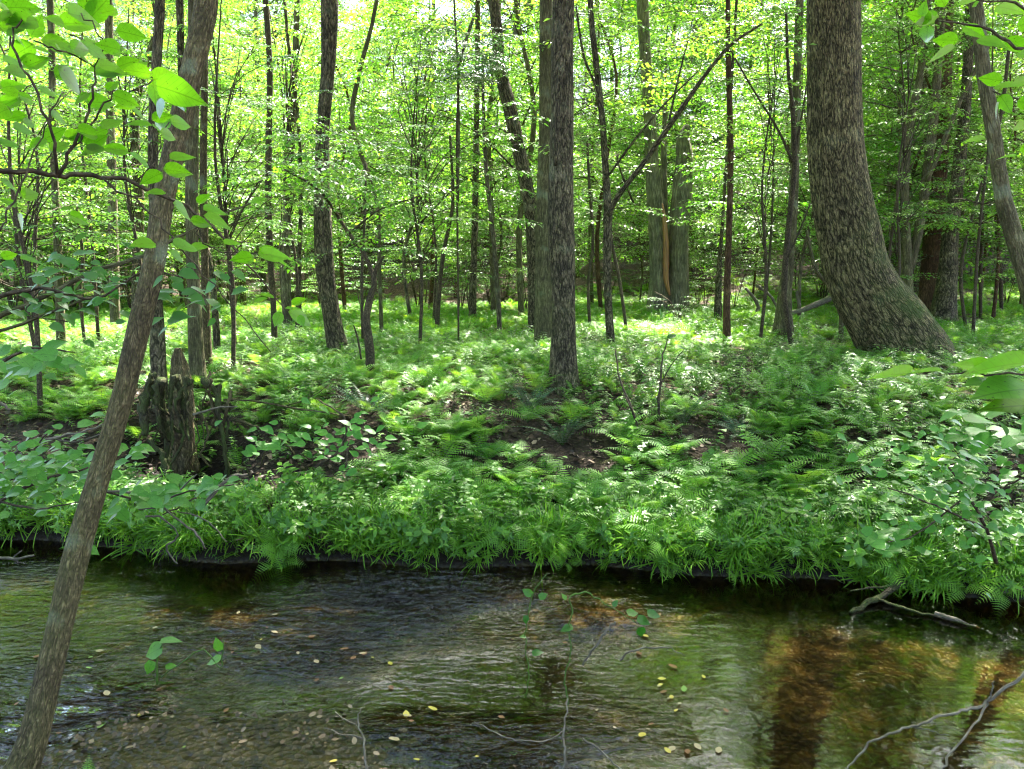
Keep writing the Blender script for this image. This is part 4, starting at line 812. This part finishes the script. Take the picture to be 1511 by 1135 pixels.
px_twigs('leafy_branch', [[(1470,830,6,4.9),(1455,780,5,4.7),(1430,730,4,4.6),(1400,690,3,4.5)],[(1455,780,4,4.7),(1380,745,3,4.5),(1310,720,2,4.4)],[(1440,750,3,4.6),(1480,720,3,4.6),(1520,700,2,4.5)],[(1430,730,3,4.6),(1350,790,2,4.5),(1310,800,1.5,4.4)]], 4.6, TWIG,
 'bush of pale rounded leaves at the right edge of the bank', 'bush', leaf_cloud(300, 1420, 705, 66, 52, 9, 20, 4.5, (10,60))+leaf_cloud(24, 1310, 790, 16, 12, 14, 24, 4.5, (10,60))+leaf_cloud(36, 1470, 640, 40, 25, 22, 44, 4.3, (0,40)), [LF_PALE, STEM], OVW)
px_twigs('leafy_branch', [[(-60,800,7,4.6),(0,740,6,4.6),(60,710,5,4.6),(130,690,3,4.6)],[(0,740,4,4.6),(60,750,3,4.5),(120,740,2,4.5)],[(60,710,3,4.6),(50,670,3,4.7),(70,640,2,4.7)]], 4.6, TWIG,
 'shrub of pale green leaves reaching over the water at the left edge', 'shrub', leaf_cloud(190, 60, 698, 55, 30, 13, 27, 4.6, (10,55))+leaf_cloud(14, 180, 670, 14, 10, 17, 27, 4.9, (10,55)), [LF_PALE, STEM], OVW)
px_twigs('leafy_branch', [[(150,725,3,4.8),(220,740,3,4.8),(280,725,2.5,4.8),(345,715,2,4.8)],[(220,740,2,4.8),(260,760,1.5,4.8)],[(290,735,3,4.8),(240,760,2,4.8)]], 4.8, TWIG,
 'spray of pale green leaves right of the leaning trunk above the water', 'branch', leaf_cloud(44, 225, 730, 34, 12, 16, 27, 4.8, (15,60))+leaf_cloud(20, 312, 715, 20, 8, 15, 24, 4.8, (15,60)), [LF_PALE, STEM], OVW)
px_twigs('leafy_branch', [[(-60,560,6,3.9),(0,535,5,3.9),(50,515,4,3.9),(110,520,2,3.9)]], 3.9, TWIG, 'branch tip of hanging heart shaped pale leaves at the left edge', 'branch',
 leaf_cloud(34, 35, 535, 42, 14, 20, 36, 3.9, (20,60)), [LF_PALE, STEM], OVW)
px_twigs('leafy_branch', [[(-40,450,7,4.2),(60,425,6,4.2),(140,440,4,4.2),(215,400,3,4.2),(270,410,2,4.2)],[(60,425,3,4.2),(40,460,2,4.2),(100,475,2,4.2)]], 4.2, TWIG, 'branch of green leaves crossing behind the leaning trunk at mid height', 'branch',
 leaf_cloud(120, 110, 425, 75, 28, 15, 28, 4.2, (0,55))+leaf_cloud(30, 290, 430, 35, 30, 16, 30, 4.4, (0,55)), [LF_UNDER, STEM], OVW)
px_twigs('wild_seedling', [[(465,690,4,6.6),(500,665,4,6.6),(510,620,3,6.6),(470,590,2,6.6)],[(500,665,3,6.6),(540,650,2,6.6),(570,650,1.5,6.6)],[(510,690,3,6.5),(515,650,2,6.6)]], 6.6, TWIG, 'young shrub with tiers of bluish leaves in the shade below the bank top', 'shrub',
 leaf_cloud(70, 500, 650, 42, 22, 12, 22, 6.6, (20,60))+leaf_cloud(26, 400, 655, 22, 12, 13, 24, 6.8, (20,60)), [LF_PALE, STEM], OVN)

# ---------------------------------------------------------------- the near shallows: vines, fern tip, floating leaves
px_twigs('vine', [[(232,1010,3,3.6),(232,970,3,3.6),(240,950,2,3.6)],[(238,1000,2,3.6),(300,960,2,3.6),(325,985,2,3.6),(330,945,2,3.6)]], 3.6, STEM, 'heart leaved vine sprig over the riffle at the lower left', 'vine',
 [(240,955,36,205,3.6,60),(236,947,32,5,3.6,10),(225,975,22,-110,3.6,70),(244,985,16,10,3.6,40),(326,960,22,110,3.6,60),(326,972,26,195,3.6,30)], [LF_PALE, STEM], OVW)
px_twigs('vine', [[(838,1040,2.5,3.5),(835,1000,2,3.5),(842,960,2,3.5),(840,925,2,3.5),(845,900,2,3.5),(842,882,2.5,3.5),(862,874,2.5,3.5),(900,895,1.8,3.5),(940,920,1.5,3.5)]], 3.5, STEM, 'green arching vine stem with small leaves at its tip over the water in the middle', 'vine',
 [(845,925,20,190,3.5,30),(925,905,20,0,3.5,40),(940,912,22,-20,3.5,50),(955,905,22,-10,3.5,40),(945,925,20,-80,3.5,60),(835,885,11,120,3.5,40),(905,895,12,60,3.5,40)], [LF_HERB, STEM], OVW)
px_twigs('vine', [[(775,1030,1.6,3.5),(780,990,1.6,3.5),(775,950,1.6,3.5),(778,915,1.6,3.5),(790,870,1.6,3.5),(806,848,1.2,3.5)]], 3.5, STEM, 'upright green vine stem left of the arching one over the water', 'vine',
 [(785,878,17,150,3.5,80),(795,882,15,20,3.5,80),(776,908,13,-90,3.5,60),(785,965,18,15,3.5,30),(776,940,10,170,3.5,30)], [LF_HERB, STEM], OVW)
px_twigs('dead_twig', [[(860,982,3,3.6),(872,962,3.5,3.6),(885,945,3.5,3.6),(897,928,4,3.6),(908,918,4,3.6)]], 3.5, DEAD, 'short pale twig stub slanting out of the water in the middle', 'branch')
px_twigs('dead_twig', [[(915,975,2.5,3.6),(928,963,2.5,3.6),(945,958,2.5,3.6),(985,955,2,3.6),(1010,968,1.5,3.6)]], 3.5, DEAD, 'thin arched twig on the water right of the slanting stub', 'branch')
px_twigs('dead_twig', [[(832,1150,4,3.2),(834,1110,3.5,3.25),(831,1080,3,3.3),(838,1030,2,3.4)],[(700,1065,1.5,3.3),(730,1080,2,3.25),(760,1092,2,3.2),(810,1092,2,3.25),(831,1078,2,3.3)]], 3.5, DEAD, 'upright twig with a long curved side twig at the bottom middle', 'branch')
px_twigs('dead_twig', [[(860,1090,3,3.2),(880,1102,3,3.15),(900,1120,3,3.1),(930,1150,3,3.0)]], 3.2, DEAD, 'straight pale twig lying at the bottom edge right of the upright one', 'branch')
px_twigs('dead_twig', [[(540,1145,4,3.1),(538,1090,3,3.2),(528,1070,3,3.25),(532,1045,2,3.3)],[(538,1090,3,3.2),(500,1082,2,3.2),(478,1075,2,3.2)],[(528,1070,2,3.25),(505,1060,2,3.25),(495,1050,1.5,3.3)]], 3.2, DEAD, 'forked pale twig in the dark shallows at the bottom left of the middle', 'branch')
o = build('fern_frond', frond(1, 16, .3, .26, True), [LF_FERN, STEM]); tag(o, 'single small fern frond tip at the bottom edge of the picture near the leaning trunk', 'fern')
o.location = at(128, 1160, 2.6); o.rotation_euler = (R(70), 0, R(8)); o.scale = (.12,)*3
FLAT = M([[0,0,0],[.22,.2,.03],[.3,.5,.0],[.16,.85,.04],[0,1,.02],[-.16,.85,0],[-.3,.5,.05],[-.22,.2,.0],[0,.5,-.02]], [[i,(i+1)%8,8] for i in range(8)])
YEL = solid_leaf('yellow_leaf', (.55,.42,.07)); GRN = solid_leaf('green_fallen_leaf', (.20,.30,.06)); BRN = solid_leaf('brown_fallen_leaf', (.22,.09,.035)); TAN = solid_leaf('tan_fallen_leaf', (.40,.30,.17))
fp = {}
for nm, mt, lb in (('y', YEL, 'yellow fallen leaf floating in the shallows'), ('g', GRN, 'green fallen leaf floating in the shallows'), ('b', BRN, 'reddish brown fallen leaf floating in the shallows'), ('t', TAN, 'pale tan fallen leaf floating in the shallows')):
    fp[nm] = [build('fallen_leaf', FLAT, mt, smooth=True), lb]
spots_l = [(540,962,'t'),(575,975,'y'),(518,972,'b'),(395,926,'b'),(378,950,'t'),(345,960,'b'),(536,966,'b'),(548,968,'y'),(603,1062,'b'),(608,1055,'t'),(970,1012,'t'),(978,1008,'y'),(984,1018,'b'),(992,1030,'y'),(1006,1036,'t'),(965,1066,'b'),(952,1080,'y'),(996,1100,'t'),(1015,1104,'b'),(400,930,'t'),(384,944,'y'),(470,1000,'b'),(440,960,'t'),(225,925,'t'),(140,960,'t'),(210,1050,'y'),(160,1025,'t'),(600,1058,'y'),(645,1047,'y'),(590,1092,'t'),(498,1120,'y'),(620,1120,'y'),(700,1115,'y'),(735,1055,'b'),(940,960,'b'),(948,935,'y'),(970,1000,'y'),(985,1030,'t'),(1000,1045,'y'),(960,1075,'t'),(990,1110,'y'),(1010,1020,'g'),(1025,1095,'t'),(880,1048,'t'),(905,1070,'t'),(50,970,'b'),(135,985,'g'),(130,970,'g'),(55,980,'b'),(20,1040,'b'),(155,1063,'g'),(140,1050,'g'),(330,1050,'b'),(90,1080,'b'),(230,1018,'b'),(515,955,'b'),(500,1001,'g'),(455,940,'b'),(410,905,'t'),(418,825,'y'),(830,948,'b'),(1060,1110,'t'),(1040,1000,'y'),(1000,985,'b'),(270,1105,'g'),(1075,1050,'b'),(575,1010,'b'),(465,972,'t'),(350,905,'t')]
usedl = set()
names = {'y':'yellow fallen leaves','g':'green fallen leaves','b':'reddish brown fallen leaves','t':'pale tan fallen leaves'}
for px, py, kx in spots_l:
    d = ray(px, py); p = CAM + d*((.012-2.3)/d[2]); z = max(.008, float(H(p[0], p[1]))+.01)
    o = fp[kx][0] if kx not in usedl else fp[kx][0].copy()
    if kx in usedl: COL.objects.link(o)
    usedl.add(kx); tag(o, fp[kx][1], 'leaf', names[kx]); o.location = (p[0], p[1], z); o.rotation_euler = (random.uniform(-.15,.15), random.uniform(-.15,.15), random.uniform(0,6.28)); o.scale = (random.uniform(.022,.062),)*3
nb = 8000; x = rng.uniform(-3.2, 2.6, nb); y = rng.uniform(2.7, 5.4, nb); k = (flow(x, y)*(noise(x*3, y*3, 6) > .45)*1.3+.25*(noise(x*2, y*2, 4) > .62)) > rng.random(nb)*1.1; x, y = x[k], y[k]; nb = len(x); a = rng.uniform(0, 6.28, nb)
k = (flow(x, y) > .12) | (rng.random(nb) < .25); x, y = x[k], y[k]; nb = len(x); a = a[k]
dl = scatter(FLAT, np.stack([x, y, H(x,y)+.006+rng.random(nb)*.03], -1), np.stack([np.cos(a), np.sin(a), rng.normal(0,.3,nb)], -1), np.array([0,0,1.])+rng.normal(0,.35,(nb,3)), rng.uniform(.015,.045,nb), 0)
tag(build('stream_debris', dl, LITTER), 'sunken dead leaves and gravel bits in the riffle', 'leaf litter', kind='stuff')
print('TRIS', sum(len(m.polygons) for m in bpy.data.meshes), 'OBJ', len(bpy.data.objects))
